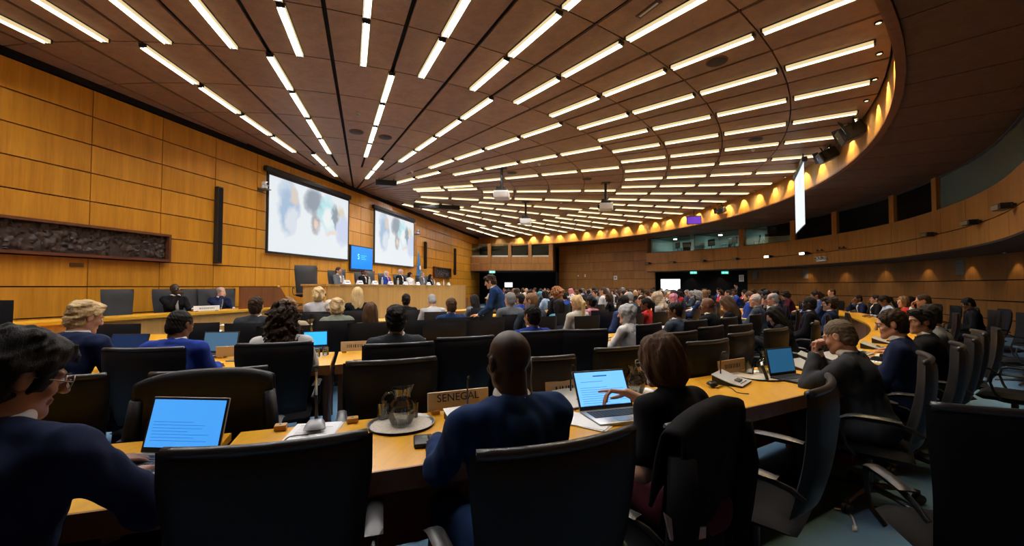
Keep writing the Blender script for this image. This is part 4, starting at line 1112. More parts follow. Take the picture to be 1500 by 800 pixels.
# --- third and inner rows on the left, seen from behind
LEFT = [
 (378,434,12.72,'back','light',(('jacket','charcoal'),('shirt','white'),('trousers','black')),('short','dark brown'),'person with close brown hair and charcoal jacket, left of the curly hair'),
 (424,437,12.6,'fback','light',(('blouse','beige'),('trousers','black')),('short bob','light brown'),'person with light brown bob just behind the curly hair'),
 (468,420,10.3,'fback','light',(('jacket','light grey'),('shirt','white'),('trousers','grey')),('short bob','blond'),'blond person in light grey jacket before the podium'),
 (494,437,12.6,'fdesk','light',(('jacket','olive'),('shirt','white'),('trousers','olive')),('short bob','blond'),'short haired blond person in olive jacket'),
 (484,444,11.2,'back','light',SUIT('black'),('receding','white'),'white haired person half hidden by the olive jacket'),
 (524,420,10.2,'fback','light',(('blouse','black'),('trousers','black')),('long','blond'),'person with long blond hair in black top before the podium'),
 (543,443,12.75,'fback','light',(('blouse','brown'),('trousers','black')),('long','brown'),'person with shoulder length brown hair left of the smooth black hair'),
 (594,430,10.4,'fback','brown',(('blouse','black'),('trousers','black')),('bun','black'),'person with black hair in a bun'),
 (637,431,11.3,'write','light',(('blouse','light grey'),('trousers','charcoal')),('cropped','grey'),'grey haired person in pale striped jacket'),
 (659,436,12.7,'back','light',SUIT('midnight'),('short','brown'),'brown haired person in dark blue jacket beside the pale striped one'),
 (697,432,10.3,'fdesk','tan',(('blouse','grey'),('trousers','black')),('long','black'),'person with long black hair in grey, left of the standing one'),
 (744,427,12.2,'back','light',SUIT('grey','charcoal'),('receding','grey'),'balding grey haired person in grey jacket right of the standing one'),
 (760,430,11.2,'back','tan',SUIT('blue'),('short','black'),'person in blue jacket just right of the balding grey jacket'),
 (779,429,12.6,'left','light',SUIT('slate'),('short','light brown'),'light brown haired person in slate jacket looking left'),
 (813,422,10.4,'fback','light',(('blouse','black'),('trousers','black')),('afro curls','ginger'),'person with frizzy ginger curls'),
 (815,438,12.7,'fback','tan',(('blouse','teal'),('trousers','black')),('long','black'),'black haired person in teal print top'),
 (842,432,13.4,'fback','light',(('blouse','cream'),('trousers','black')),('ponytail','blond'),'person with long blond ponytail'),
 (862,433,12.4,'fback','brown',(('blouse','pink'),('trousers','black')),('bun','black'),'black haired person in pink shirt'),
 (880,420,10.6,'back','light',(('blouse','white'),('trousers','navy')),('cropped','brown'),'person in white shirt with short brown hair, in the middle rows'),
 (908,432,13.5,'back','dark',(('blouse','patterned blue'),('trousers','black')),('short','black'),'person in blue patterned shirt left of the pale headscarf'),
 (945,432,12.5,'chin','light',SUIT('black'),('receding','dark brown'),'person with black jacket and hand raised to the face'),
 (963,433,12.9,'left','light',SUIT('light grey','grey'),('side part','dark brown'),'dark haired person in light grey suit facing left'),
 (1060,430,12.6,'fback','light',(('blouse','pink'),('trousers','black')),('headscarf','pink'),'person in pink headscarf'),
]
for px, top, r, k, sk, of, hr, lb in LEFT:
    seat_person(k, H(px,r), r, lb, lb.replace('person','one',1) if False else lb, sk, of, hr, ('eyes',) if k in ('left','chin') else (), top=top, ch='mid', chlabel=' '.join(('black chair under the '+lb).split()[:16]))
# --- standing person bending over a desk
RS = make_body('standing', dict(stand=1, lean=24, pitch=22, neck=12, wL=(-.18,.46,.93), wR=(.16,.45,.92), feet=.16, sw=.195), .007)
ps = Vector(at(737, 421, 1.44)); 
t_ = math.atan((740-750)/620.)-YAW; zz = 8.0; psl = Vector((((740-750)/620.*zz)*cos(YAW)-zz*sin(YAW), zz*cos(YAW)+((740-750)/620.*zz)*sin(YAW), 0))
person(RS, psl, YAW+rad(82), 'light', SUIT('midnight'), ('side part','dark brown'), ('eyes','eyebrows'), 'standing person in navy suit bending forward over a desk', 1.0)
TAKEN.append((psl.x, psl.y))
# --- empty chairs in the middle rows that the photo shows
MIDCH = [(530,470,12.85,'empty black chair left of the smooth black hair, beyond the second desk row'),(200,461,12.4,'wide empty black chair in front of the royal blue suit'),
 (718,448,12.9,'empty black chair below the standing person'),(845,467,13.6,'empty black chair in front of the blond ponytail'),(880,437,13.2,'empty black chair behind the pink shirt'),
 (868,455,13.0,'empty black chair between pink shirt and blue patterned shirt'),(300,465,12.4,'empty black chair right of the wide one before the royal blue suit'),(612,462,12.8,'empty black chair right of smooth black hair, one row on'),
 (610,447,11.1,'empty black chair behind the hair bun'),(645,468,13.5,'empty black chair behind the dark blue jacket in third row'),(700,460,13.6,'empty black chair left of the standing person'),(20,462,13.8,'empty black chair low at the left edge'),(445,452,12.9,'empty black chair right of the curly hair by the glass carafe'),(790,455,13.7,'empty black chair behind the slate jacket')]
for px, top, r, lb in MIDCH:
    a = H(px, r); p = pol(r, a)
    p = settle(p, .56)
    if blocked(p, .5): continue
    TAKEN.append((p.x, p.y)); chair(p, face(p, random.uniform(-5,5)), lb, 'mid')

pT = Vector((-6.6*cos(YAW)-5.6*sin(YAW), 5.6*cos(YAW)-6.6*sin(YAW), 0)); chair(pT, face(pT,6), 'big empty black chair at the left edge by the panelled wall', 'tall')
TAKEN.append((pT.x,pT.y))
# --- officials on the side platform and on the podium
def wall_pt(px, x, z=0.0): return Vector((x, col_on_wall(px, x), z))
for px, top, k, sk, of, hr, lb, sh, key, kw in (
 (257,416,'chin','dark',SUIT('black','black','light grey'),None,'bald dark skinned person in black suit at the side desk','bald official in black suit at side desk','official',dict(lean=2,pitch=-4)),
 (320,420,'chin','light',SUIT('navy'),('receding','grey'),'grey haired person in navy suit holding hand to mouth at side desk','grey haired official at side desk','listener',dict(lean=14,pitch=6))):
    p = wall_pt(px, -8.62, .2)
    o = seat_person(k, 0, 0, lb, sh, sk, of, hr, ('eyes','eyebrows') if hr else ('eyes',), loc=p, z0=.2, top=top, ch='high', key=key, turn=math.degrees(-PI/2-rad(14)-face(p)), **kw)
for px, x, lb in ((188,-8.9,'empty high-backed grey leather chair at the side desk, left of the officials'),(287,-8.75,'empty high-backed grey chair between the two side desk officials'),(346,-9.0,'empty high-backed grey chair beside the podium parapet')):
    p = wall_pt(px, x, .2); chair(p, -PI/2+rad(random.uniform(-12,2)), lb, 'high')
PODY = .84
pods = [(498,395,'back','tan',SUIT('grey'),('short','dark brown'),'dark haired person in grey suit, first on the podium'),
 (535,399,'back','brown',SUIT('black'),('cropped','black'),'dark skinned person in black, second on the podium under blue monitor'),
 (568,398,'back','light',SUIT('blue','navy','red'),('receding','white'),'bald person in blue suit and red tie on the podium'),
 (589,394,'back','light',SUIT('black'),('receding','white'),'bald person in black suit on the podium'),
 (602,399,'fback','tan',(('jacket','white'),('shirt','white'),('trousers','black')),('short bob','black'),'black haired person in white on the podium beside blue flag'),
 (620,398,'back','light',SUIT('grey'),('short','grey'),'grey haired person in grey suit on the podium right of flag'),
 (632,402,'fback','tan',(('jacket','black'),('shirt','white'),('trousers','black')),('long','black'),'black haired person in black at the far podium seats')]
for px, top, k, sk, of, hr, lb in pods:
    p = wall_pt(px, -8.25, PODY)
    seat_person(k, 0, 0, lb, '', sk, of, hr, (), loc=p, z0=PODY, top=top, ch='high', turn=math.degrees(-PI/2-face(p)+rad(-8)), chlabel=' '.join(('grey chair under the '+lb).split()[:16]), csc=.95)
for px, rz, lb in ((446,.75,'high-backed grey chair in side view at the near end of the podium'),(468,-PI/2,'empty high-backed grey chair at podium, beside the side-on one'),(515,-PI/2+.3,'empty high-backed grey chair left of the blue monitor on the podium'),(553,-PI/2,'empty high-backed grey chair under the blue monitor on the podium')):
    p = wall_pt(px, -8.2, PODY); chair(p, rz, lb, 'high')

# --- everybody farther away: rows of the far half of the hall
rg = random.Random(11)
men = [('jacket',c) for c in ('navy','navy','black','black','charcoal','charcoal','grey','midnight','blue','slate')]
wom = ['black','black','white','pink','red','teal','patterned blue','cream','beige','olive','light blue','burgundy','purple','light grey']
ROWS = [(17.42,-36.5,74,.40,'outermost'),(16.0,-33,74,.42,'second'),(14.98,-32.5,74,.68,'third'),(13.57,-38,74,.42,'fourth'),(12.6,-36,74,.72,'fifth'),(11.1,-30,74,.52,'sixth'),(10.2,-36,72,.72,'seventh'),(8.7,-30,70,.45,'eighth'),(7.8,-25,60,.45,'innermost')]
for r, a0, a1, pr, nm in ROWS:
    st = math.degrees(.70/r); a = a0; row = []
    while a < a1:
        aj = a+rg.uniform(-.12,.12)*st; p = pol(r+rg.uniform(-.06,.06), aj); a += st
        if p.x < WX+.9: continue
        if blocked(p, .60): continue
        u = rg.random()
        if u < pr: row.append((screen_x(p), p, True))
        elif u < pr+.10 and a < 30: row.append((screen_x(p), p, False))
        TAKEN.append((p.x, p.y)) if u < pr+.1 else None
    row.sort(key=lambda t: t[0]); ip = ic = 0
    for sx, p, occ in row:
        if not occ:
            ic += 1; chair(p, face(p, rg.uniform(-15,15)), 'empty black chair, %s from the left among the empties of the %s far row' % (nth(ic), nm), 'far', 'empty chairs of the %s far row' % nm); continue
        ip += 1; fem = rg.random() < .42; sk = rg.choices(['light','tan','brown','dark'], [.52,.2,.16,.12])[0]
        if fem:
            k = rg.choice(['fdesk','fback','fwrite','fleft']); hs = rg.choices(['bob','long','short bob','bun','ponytail','headscarf'], [3,4,3,2,2,.6])[0]
            hc = rg.choices(['black','dark brown','brown','light brown','blond','grey'], [3,3,3,2,2,1])[0] if sk in ('light',) else rg.choice(['black','black','dark brown'])
            c = rg.choice(wom); g_ = 'jacket' if rg.random() < .4 else 'blouse'
            of = (('jacket',c),('shirt','white'),('trousers','black')) if g_ == 'jacket' else (('blouse',c),('trousers','black'))
        else:
            k = rg.choice(['desk','back','write','left','right','chin']); hs = rg.choices(['short','side part','cropped','receding'], [4,3,3,2])[0]
            hc = rg.choices(['black','dark brown','brown','light brown','blond','grey','white'], [3,3,3,2,1,3,1])[0] if sk == 'light' else rg.choice(['black','black','dark brown','grey'])
            if rg.random() < .85: c = rg.choice(men)[1]; g_ = 'jacket'; of = SUIT(c)
            else: c = rg.choice(['white','white','light blue','patterned blue']); g_ = 'shirt'; of = (('blouse',c),('trousers','black'))
        if hs == 'headscarf': hc = rg.choice(['light grey','beige','teal','pink']); hd = hc+' headscarf'
        else: hd = '%s %s hair' % ({'short':'short','side part':'parted','cropped':'cropped','receding':'receding','bob':'bobbed','long':'long','short bob':'short','bun':'tied','ponytail':'ponytailed'}[hs], hc)
        R = pose(k, .0135, k+'_crowd')
        person(R, p, face(p, rg.uniform(-8,8)), sk, of, (hs,hc), (), 'person, %s, %s %s, %s from left in %s far row' % (hd, c, g_, nth(ip), nm), rg.uniform(.94,1.05), 'people seated in the %s far row' % nm, shoes=False)
        chair(p, face(p, rg.uniform(-6,6)), 'black chair under the %s person from left in the %s far row' % (nth(ip), nm), 'far', 'occupied chairs of the %s far row' % nm)
# a person standing against the dark doorway at the rear
pb = Vector(pol(gal_s(29)+.2, 30.5))
person(RS, pb, face(pb), 'light', SUIT('black'), ('short','black'), (), 'person in black standing before the dark doorway at the rear', .98)
# ================================================================== WALL AND CEILING FITTINGS
def cw(xc, zc, h=0.0): return Vector((xc*cos(YAW)-zc*sin(YAW), zc*cos(YAW)+xc*sin(YAW), h))
def wallz(px, y, x=WX):
    Y = col_on_wall(px, x); zc = Y*cos(YAW)-x*sin(YAW); return CAMZ+(420-y)*zc/620
def picture_mat(name, blobs, base, es):
    """a blurred projected picture: soft coloured blobs in the plane of the screen"""
    m = bpy.data.materials.new(name); m.use_nodes = True; nt = m.node_tree; L = nt.links; b = nt.nodes['Principled BSDF']
    b.inputs['Base Color'].default_value = (.04,.04,.04,1); b.inputs['Roughness'].default_value = .8
    tc = nt.nodes.new('ShaderNodeTexCoord'); sp = nt.nodes.new('ShaderNodeSeparateXYZ')
    no = nt.nodes.new('ShaderNodeTexNoise'); no.inputs['Scale'].default_value = 2.2
    ad = nt.nodes.new('ShaderNodeVectorMath'); ad.operation = 'MULTIPLY_ADD'; ad.inputs[1].default_value = (.55,.55,.55)
    L.new(tc.outputs['Object'], no.inputs['Vector']); L.new(no.outputs['Color'], ad.inputs[0]); L.new(tc.outputs['Object'], ad.inputs[2]); L.new(ad.outputs[0], sp.inputs[0])
    prev = None; col = (*base, 1)
    for (cy, cz, ry, rz, c) in blobs:
        def lin(out, c0, r):
            n = nt.nodes.new('ShaderNodeMath'); n.operation = 'MULTIPLY_ADD'; n.inputs[1].default_value = 1/r; n.inputs[2].default_value = -(c0+.275)/r; L.new(out, n.inputs[0])
            q = nt.nodes.new('ShaderNodeMath'); q.operation = 'MULTIPLY'; L.new(n.outputs[0], q.inputs[0]); L.new(n.outputs[0], q.inputs[1]); return q.outputs[0]
        s = nt.nodes.new('ShaderNodeMath'); s.operation = 'ADD'; L.new(lin(sp.outputs[1], cy, ry), s.inputs[0]); L.new(lin(sp.outputs[2], cz, rz), s.inputs[1])
        r = nt.nodes.new('ShaderNodeMapRange'); r.inputs[1].default_value = .35; r.inputs[2].default_value = 1.25; r.inputs[3].default_value = 1; r.inputs[4].default_value = 0; L.new(s.outputs[0], r.inputs[0])
        mx = nt.nodes.new('ShaderNodeMix'); mx.data_type = 'RGBA'; mx.inputs[7].default_value = (*c, 1); L.new(r.outputs[0], mx.inputs[0])
        if prev is None: mx.inputs[6].default_value = col
        else: L.new(prev, mx.inputs[6])
        prev = mx.outputs[2]
    L.new(prev, b.inputs['Emission Color']); b.inputs['Emission Strength'].default_value = es
    return m
SKB = (.55,.72,.95); PIC = [(-1.2,.3,.5,.9,(.42,.58,.78)),(-1.0,.75,.22,.35,(.78,.68,.60)),(-1.05,-.1,.28,.5,(.78,.84,.92)),(.05,.72,.50,.55,(.30,.36,.44)),(.75,.42,.50,.60,(.50,.86,.92)),(.80,.30,.34,.42,(.95,.99,1)),(.12,-.02,.26,.40,(.45,.44,.47)),(.16,-.1,.13,.2,(.90,.70,.58)),(1.25,.35,.2,.5,(.30,.36,.43)),(1.62,.55,.3,.3,(.80,.74,.55)),(1.7,-.1,.45,.6,(.66,.74,.95)),(1.05,-.22,.4,.1,(.90,.80,.72))]
def proj_screen(px0, px1, yt, yb, label):
    x = WX+.10; y0, y1 = col_on_wall(px0, x), col_on_wall(px1, x); zt, zb = wallz(px0, yt, x), wallz(px0, yb, x)
    c = Vector((x, (y0+y1)/2, (zt+zb)/2)); W, Hh = y1-y0, zt-zb
    t = empty('projection_screen', c, 0, label, 'screen')
    m = MB(); m.box((0,0,0), (.012, W, Hh)); m.build('screen_surface', picture_mat('picture', [(a*W/4.1,b*Hh/2.3,e*W/4.1,f_*Hh/2.3,g) for a,b,e,f_,g in PIC], (.90,.96,1), PROJ_POWER), t)
    m = MB()
    for (yy, zz, dy, dz) in ((0,-Hh/2-.03,W+.12,.06),(0,Hh/2+.04,W+.12,.08),(-W/2-.03,0,.06,Hh),(W/2+.03,0,.06,Hh)): m.box((-.01,yy,zz), (.05,dy,dz))
    m.build('black_border', BLACK, t)
    m = MB()
    for yy in (-W*.4,W*.4): m.box((-.065,yy,-Hh/2+.1), (.062,.08,.12)); m.box((-.075,yy,Hh/2+.16), (.045,.08,.12))
    m.build('wall_bracket', BLACK, t)
    m = MB(); m.bbox((-.01,0,Hh/2+.16), (.14,W+.3,.16), .03); m.build('roller_case', BLACK, t)
proj_screen(391.3, 508.5, 254.2, 367.5, 'large projection screen, nearer one, left of the blue monitor')
proj_screen(548.4, 605.3, 307.8, 384.6, 'projection screen farther along the wall, right of the blue monitor')
# blue monitor
x = WX+.08; y0, y1 = col_on_wall(512.3, x), col_on_wall(544.6, x); zt, zb = wallz(512.3, 358, x), wallz(512.3, 396.3, x); W, Hh = y1-y0, zt-zb
tv = empty('wall_monitor', (x,(y0+y1)/2,(zt+zb)/2), 0, 'blue wall monitor with white S logo between the projection screens', 'monitor')
m = MB(); m.bbox((0,0,0), (.07,W,Hh), .012); m.build('bezel', BLACK, tv)
m = MB(); m.box((.037,0,.02), (.004,W-.09,Hh-.14)); sc_ = m.build('screen', mat('monitor_blue', (.01,.1,.5), .3, emit=(.002,.165,.85), es=1.15), tv)
def text(s, size, m, parent, loc, rot, name='lettering', ex=.001, align='CENTER'):
    cu = bpy.data.curves.new(name, 'FONT'); cu.body = s; cu.size = size; cu.extrude = ex; cu.align_x = align; cu.align_y = 'CENTER'
    tmp = bpy.data.objects.new(name, cu); COL.objects.link(tmp); dg = bpy.context.evaluated_depsgraph_get()
    me = bpy.data.meshes.new_from_object(tmp.evaluated_get(dg)); bpy.data.objects.remove(tmp)
    me.materials.clear(); me.materials.append(m)
    o = link(name, me, parent); o.location = loc; o.rotation_euler = rot; return o
CY_ = mat('monitor_cyan', (.3,.8,1), .4, emit=(.25,.75,1), es=1.0); CY2 = mat('monitor_pale_blue', (.1,.5,1), .4, emit=(.02,.34,.95), es=1.0)
text('S', .30, CY_, tv, (.041,-.28,.06), (PI/2,0,PI/2), 'logo')
m = MB()
for i, (wd, zz) in enumerate(((.42,.12),(.30,.05),(.38,-.02))): m.box((.0405, -.10+wd/2, zz), (.002,wd,.025))
m.build('text_lines', CY2, tv)
# carved reliefs
def relief(yc, W, Hh, zc, label):
    t = empty('carved_relief', (WX, yc, zc), 0, label, 'relief')
    nx, nz = int(W/.016), int(Hh/.016); rgn = np.random.RandomState(int(yc*10)); Z = np.zeros((nx+1,nz+1))
    X_, Z_ = np.meshgrid(np.linspace(0,W,nx+1), np.linspace(0,Hh,nz+1), indexing='ij')
    for k in range(int(W*95)):      # many small bosses: heads, bodies, foliage
        cx, cz, r = rgn.uniform(0,W), rgn.uniform(.03,Hh-.02), rgn.uniform(.018,.055); st = rgn.uniform(.5,1.9); hh = rgn.uniform(.02,.055)
        d = ((X_-cx)/r)**2+((Z_-cz)/(r*st))**2; Z = np.maximum(Z, hh*np.sqrt(np.clip(1-d,0,1)))
    Z += .006*np.sin(X_*90+3*np.sin(Z_*60))*np.sin(Z_*110)
    m = MB(); vs = [(.03+Z[i,j], X_[i,j]-W/2, Z_[i,j]-Hh/2) for i in range(nx+1) for j in range(nz+1)]
    m.add(vs, [(i*(nz+1)+j,(i+1)*(nz+1)+j,(i+1)*(nz+1)+j+1,i*(nz+1)+j+1) for i in range(nx) for j in range(nz)])
    RM = mat('carved_wood', (.045,.030,.026), .5, bscale=7, var=.75); m.build('carving', RM, t, 40)
    m = MB()
    for (yy, zz, dy, dz) in ((0,-Hh/2-.025,W+.10,.05),(0,Hh/2+.025,W+.10,.05),(-W/2-.025,0,.05,Hh),(W/2+.025,0,.05,Hh)): m.box((.075,yy,zz), (.15,dy,dz))
    m.build('frame', mat('relief_frame', (.13,.045,.022), .4), t)
    m = MB(); m.box((.01,0,0), (.02,W,Hh)); m.build('back_board', DARKW, t)
yr = col_on_wall(244, WX+.1)
relief(yr-2.1, 4.2, .52, 2.32, 'long dark carved wooden relief on the left wall')
relief((col_on_wall(634)+col_on_wall(658))/2, 2.7, .52, 2.33, 'small looking dark carved relief at the far end of left wall')
for px, yt, yb, lb in ((318,273,386,'tall black column loudspeaker on wall, right of the long relief'),(623,354,394,'black column loudspeaker on wall, left of the far relief'),(666.5,364,403,'black column loudspeaker on wall, right of the far relief')):
    Y = col_on_wall(px, WX+.08); zt, zb = wallz(px,yt,WX+.08), wallz(px,yb,WX+.08)
    t = empty('column_speaker', (WX+.08,Y,(zt+zb)/2), 0, lb, 'loudspeaker')
    m = MB(); m.bbox((0,0,0), (.13,.15,zt-zb), .015); m.build('cabinet', BPLAST, t)
    m = MB(); m.bbox((.068,0,0), (.012,.12,zt-zb-.08), .004); m.build('grille', FABRIC, t)
    m = MB(); m.box((-.07,0,.3), (.04,.05,.1)); m.box((-.07,0,-.3), (.04,.05,.1)); m.build('bracket', BLACK, t)
for px, py, lb in ((385,271,'white camera on wall bracket beside the nearer projection screen'),(611,340,'white camera on wall bracket beside the farther projection screen')):
    Y = col_on_wall(px, WX+.15); z = wallz(px, py, WX+.15)
    t = empty('wall_camera', (WX+.15,Y,z), 0, lb, 'camera')
    m = MB(); m.bbox((0,0,-.11), (.28,.22,.03), .008); m.box((-.14,0,-.12), (.03,.2,.1)); m.build('bracket', GREYM, t)
    m = MB(); m.lathe([(.07,-.095),(.085,-.08),(.085,-.02),(.06,0)], 20); m.bbox((.02,0,.05), (.16,.14,.13), .03); m.build('camera_body', WHITEP, t, 40)
    m = MB(); M_ = Matrix.Rotation(PI/2,3,'Y'); b_ = MB(); b_.lathe([(.04,.0),(.045,.03),(.03,.035)], 16); m.add([M_ @ Vector(v)+Vector((.095,0,.05)) for v in b_.v], b_.f); m.build('lens', BPLAST, t, 40)
t = empty('brass_plaque', (WX+.012, col_on_wall(111), wallz(111,388)), 0, 'small brown plaque on the wall below the long relief', 'plaque')
m = MB(); m.bbox((0,0,0), (.02,.22,.075), .004); m.build('plate', mat('bronze', (.20,.10,.03), .4, .6), t)
m = MB(); [m.box((.011,0,.02-.02*i), (.002,.16,.006)) for i in range(3)]; m.build('text_lines', BLACK, t)
# flag by the podium
def flag(p, hgt, label, drape=.32):
    t = empty('flag', p, 0, label, 'flag')
    m = MB(); m.lathe([(.16,0),(.16,.02),(.05,.05),(.018,.07),(.018,hgt),(.03,hgt+.02),(.0,hgt+.09)], 14); m.build('pole', mat('flag_pole', (.5,.42,.25), .35, .7), t, 40)
    nu, nv = 26, 18; vs = []
    for j in range(nv+1):
        v = j/nv; wd = .05+drape*(v**.8)
        for i in range(nu+1):
            u = i/nu-.5; vs.append((.03+.05*v*sin(u*26+v*2), .02+u*2*wd*.72+.02*sin(u*17), hgt-.06-1.35*v-.25*abs(u)*v))
    m = MB(); m.add(vs, [(j*(nu+1)+i,j*(nu+1)+i+1,(j+1)*(nu+1)+i+1,(j+1)*(nu+1)+i) for j in range(nv) for i in range(nu)])
    o = m.build('cloth', mat('flag_blue', (.05,.26,.58), .8), t, 180); so_ = o.modifiers.new('thickness','SOLIDIFY'); so_.thickness = .006
    e = MB(); e.lathe([(.0,-.001),(.11,-.001),(.11,.001),(.0,.001)], 20); e2 = MB(); Mx = Matrix.Rotation(PI/2,3,'Y'); e2.add([Mx @ Vector(v) for v in e.v], e.f)
    q = e2.build('emblem', mat('flag_white', (.75,.78,.8), .8), o); q.location = (.115,.02,hgt-.80)
flag(Vector((-8.9, col_on_wall(612,-8.9), PODY)), 2.35, 'light blue flag with white emblem on pole behind the podium')
flag(cw((721-750)/620*29, 29), 2.3, 'light blue flag at the rear under a green exit sign', .2)

# projectors under the ceiling
for (px, py, lb, drop) in ((735,246,'white projector under the ceiling, leftmost and nearest of three',.72),(887,268,'white projector under the ceiling, rightmost of three',.72),(770,296,'white projector under the ceiling, farthest of three',.72)):
    p = at(px, py, ZC); t = empty('projector', (p.x,p.y,ZC-.004), rad(186), lb, 'projector')
    m = MB(); m.bbox((0,0,-.012), (.34,.34,.024), .004); m.tube([(0,0,-.02),(0,0,-drop)], .05, 12); m.build('mount_pole', BPLAST, t, 40)
    m = MB(); m.bbox((0,0,-drop-.05), (.40,.36,.08), .02); m.bbox((.1,.1,-drop+.03), (.14,.1,.1), .02); m.tube([(-.18,-.15,-drop-.08),(0,0,-drop+.12),(.18,.15,-drop-.08)], .02, 8); m.build('cradle', BPLAST, t, 40)
    m = MB(); m.bbox((0,0,-drop-.21), (.50,.56,.24), .03, 3); bdy = m.build('projector_body', mat('projector_white', (.9,.9,.88), .4), t, 40)
    m = MB(); b_ = MB(); b_.lathe([(.075,0),(.075,.05),(.06,.055),(.055,.03),(0,.035)], 20); Mx = Matrix.Rotation(PI/2,3,'Y'); m.add([Mx @ Vector(v)+Vector((.25,.08,-drop-.21)) for v in b_.v], b_.f); m.build('lens', BPLAST, bdy, 40)
    m = MB(); [m.box((-.08+.04*i, -.282, -drop-.21), (.02,.006,.12)) for i in range(6)]; m.build('vent', GREYM, bdy)
# screen hanging at the right, seen almost from its edge
a_, b_ = cw(8.69,12.5), cw(9.9,14.7); c_ = (a_+b_)/2; d_ = (b_-a_); rz_ = math.atan2(d_.y,d_.x)
t = empty('hanging_screen', (c_.x,c_.y,4.2), rz_, 'white projection screen hanging at the right, seen nearly edge on', 'screen')
m = MB(); m.box((0,0,.03), (d_.length,.012,1.86)); m.build('screen_surface', mat('lit_screen', (.2,.2,.2), .8, emit=(.80,.90,1), es=.8), t)
m = MB(); m.bbox((0,-.02,1.04), (d_.length+.16,.15,.15), .03); m.tube([(-d_.length/2+.1,0,1.1),(-d_.length/2+.1,0,1.243)], .02, 8); m.tube([(d_.length/2-.1,0,1.1),(d_.length/2-.1,0,1.243)], .02, 8); m.build('roller_case', mat('case_grey', (.06,.09,.11), .4), t)
m = MB(); m.bbox((0,0,-.92), (d_.length,.03,.04), .008); m.build('bottom_bar', BLACK, t)
# rear screens
def panel_screen(p, W, Hh, rz, es, label, col=(.85,.92,1), stand=True, z0=0.0):
    t = empty('display_screen', p, rz, label, 'screen')
    zc_ = z0+Hh/2
    m = MB(); m.bbox((0,.025,zc_), (W+.05,.05,Hh+.05), .01); m.build('bezel', BLACK, t)
    m = MB(); m.box((0,-.003,zc_), (W,.006,Hh)); m.build('screen', mat('display_%g_%g' % (es, col[0]), (.5,.5,.5), .5, emit=col, es=es), t)
    if stand:
        m = MB(); m.lathe([(.3,0),(.3,.02),(.04,.05),(.03,.08),(.03,z0)], 14); m.build('stand', BPLAST, t, 40)
p = cw((982-750)/620*27, 27); panel_screen(p, 1.16, .74, YAW-rad(14), 1.4, 'white lit screen on a stand before the rear doorway', z0=1.19)
p = cw((745-750)/620*25.5, 25.5); panel_screen(p, .46, .28, YAW, 1.0, 'small pale screen among the far crowd near left doorway', z0=1.42)
# exit signs
def exit_sign(p, rz, label, drop):
    t = empty('exit_sign', p, rz, label, 'sign')
    m = MB(); m.bbox((0,0,0), (.42,.06,.17), .01); m.build('housing', WHITEP, t)
    m = MB(); m.box((0,-.033,0), (.39,.006,.14)); f_ = m.build('lit_panel', mat('exit_green', (.02,.4,.25), .4, emit=(.06,.62,.45), es=1.5), t)
    m = MB(); WH = mat('exit_white', (.8,.9,.85), .4, emit=(.8,1,.9), es=1.3)
    m.box((-.09,-.037,.0), (.05,.004,.09)); m.add([(.02,-.038,0),(.09,-.038,.045),(.09,-.038,-.045)],[(0,1,2)]); m.box((.12,-.037,0), (.07,.004,.02)); m.build('pictogram', WH, f_)
    m = MB(); m.tube([(-.12,0,.08),(-.12,0,drop)], .008, 6); m.tube([(.12,0,.08),(.12,0,drop)], .008, 6); m.build('hanger', GREYM, t)
for px, zc_, lb in ((1016,27.2,'green exit sign over the rear doorway, left one'),(1062,26.6,'green exit sign over the rear doorway, right one')):
    p = cw((px-750)/620*zc_, zc_, CAMZ+20.5*zc_/620); exit_sign(p, YAW-rad(20), lb, GZ0-.06-p.z)
p = cw((721-750)/620*29.6, 29.6, CAMZ+21.5*29.6/620); exit_sign(p, YAW, 'green exit sign under the far left balcony', 2.58-p.z)
# gallery fittings
def gal_a(px, off=0.0):
    xs = [(a, screen_x(pol(gal_s(a)+off, a))) for a in np.arange(-40, 47, .5)]
    return float(np.interp(-px, [-x for _, x in xs], [a for a, _ in xs]))
LAMPON = mat('wall_lamp_lit', (1,.95,.85), .4, emit=(1,.93,.75), es=5); LAMPOFF = mat('wall_lamp_off', (.22,.18,.10), .3)
GL = [(944.5,0),(988,0),(1033,0),(1081,0),(1129.5,1),(1183,1),(1370,0),(1437,0),(1491,0)]
for i, (px, on) in enumerate(GL):
    a = gal_a(px); p = pol(gal_s(a)-.07, a, GZJ+.02); t = empty('gallery_lamp', p, rad(a)-PI/2+PI, '%s rectangular lamp on the gallery front, %s from the left' % ('lit' if on else 'unlit', nth(i+1)), 'wall lamp', 'lamps on the gallery front')
    m = MB(); m.bbox((0,.10,0), (.34,.20,.13), .02); m.box((-.2,.03,0), (.12,.05,.05)); m.box((.2,.03,0), (.12,.05,.05)); m.build('housing', BPLAST, t)
    m = MB(); m.bbox((0,.205,-.01), (.28,.03,.10), .008); m.build('lens', LAMPON if on else LAMPOFF, t)
a = gal_a(1207); p = pol(gal_s(a)-.03, a, 2.72); t = empty('camera_cluster', p, rad(a)+PI/2, 'white equipment cluster on the gallery front, near the hanging screen', 'camera')
m = MB(); m.bbox((0,.05,-.09), (.55,.10,.06), .01); m.build('bracket', WHITEP, t)
m = MB()
for xx in (-.2,0,.2): m.bbox((xx,.10,.03), (.14,.16,.14), .03)
m.build('camera_body', WHITEP, t, 40)
m = MB()
for xx in (-.2,0,.2): m.bbox((xx,.185,.03), (.07,.02,.07), .008)
m.build('lens', BLACK, t)
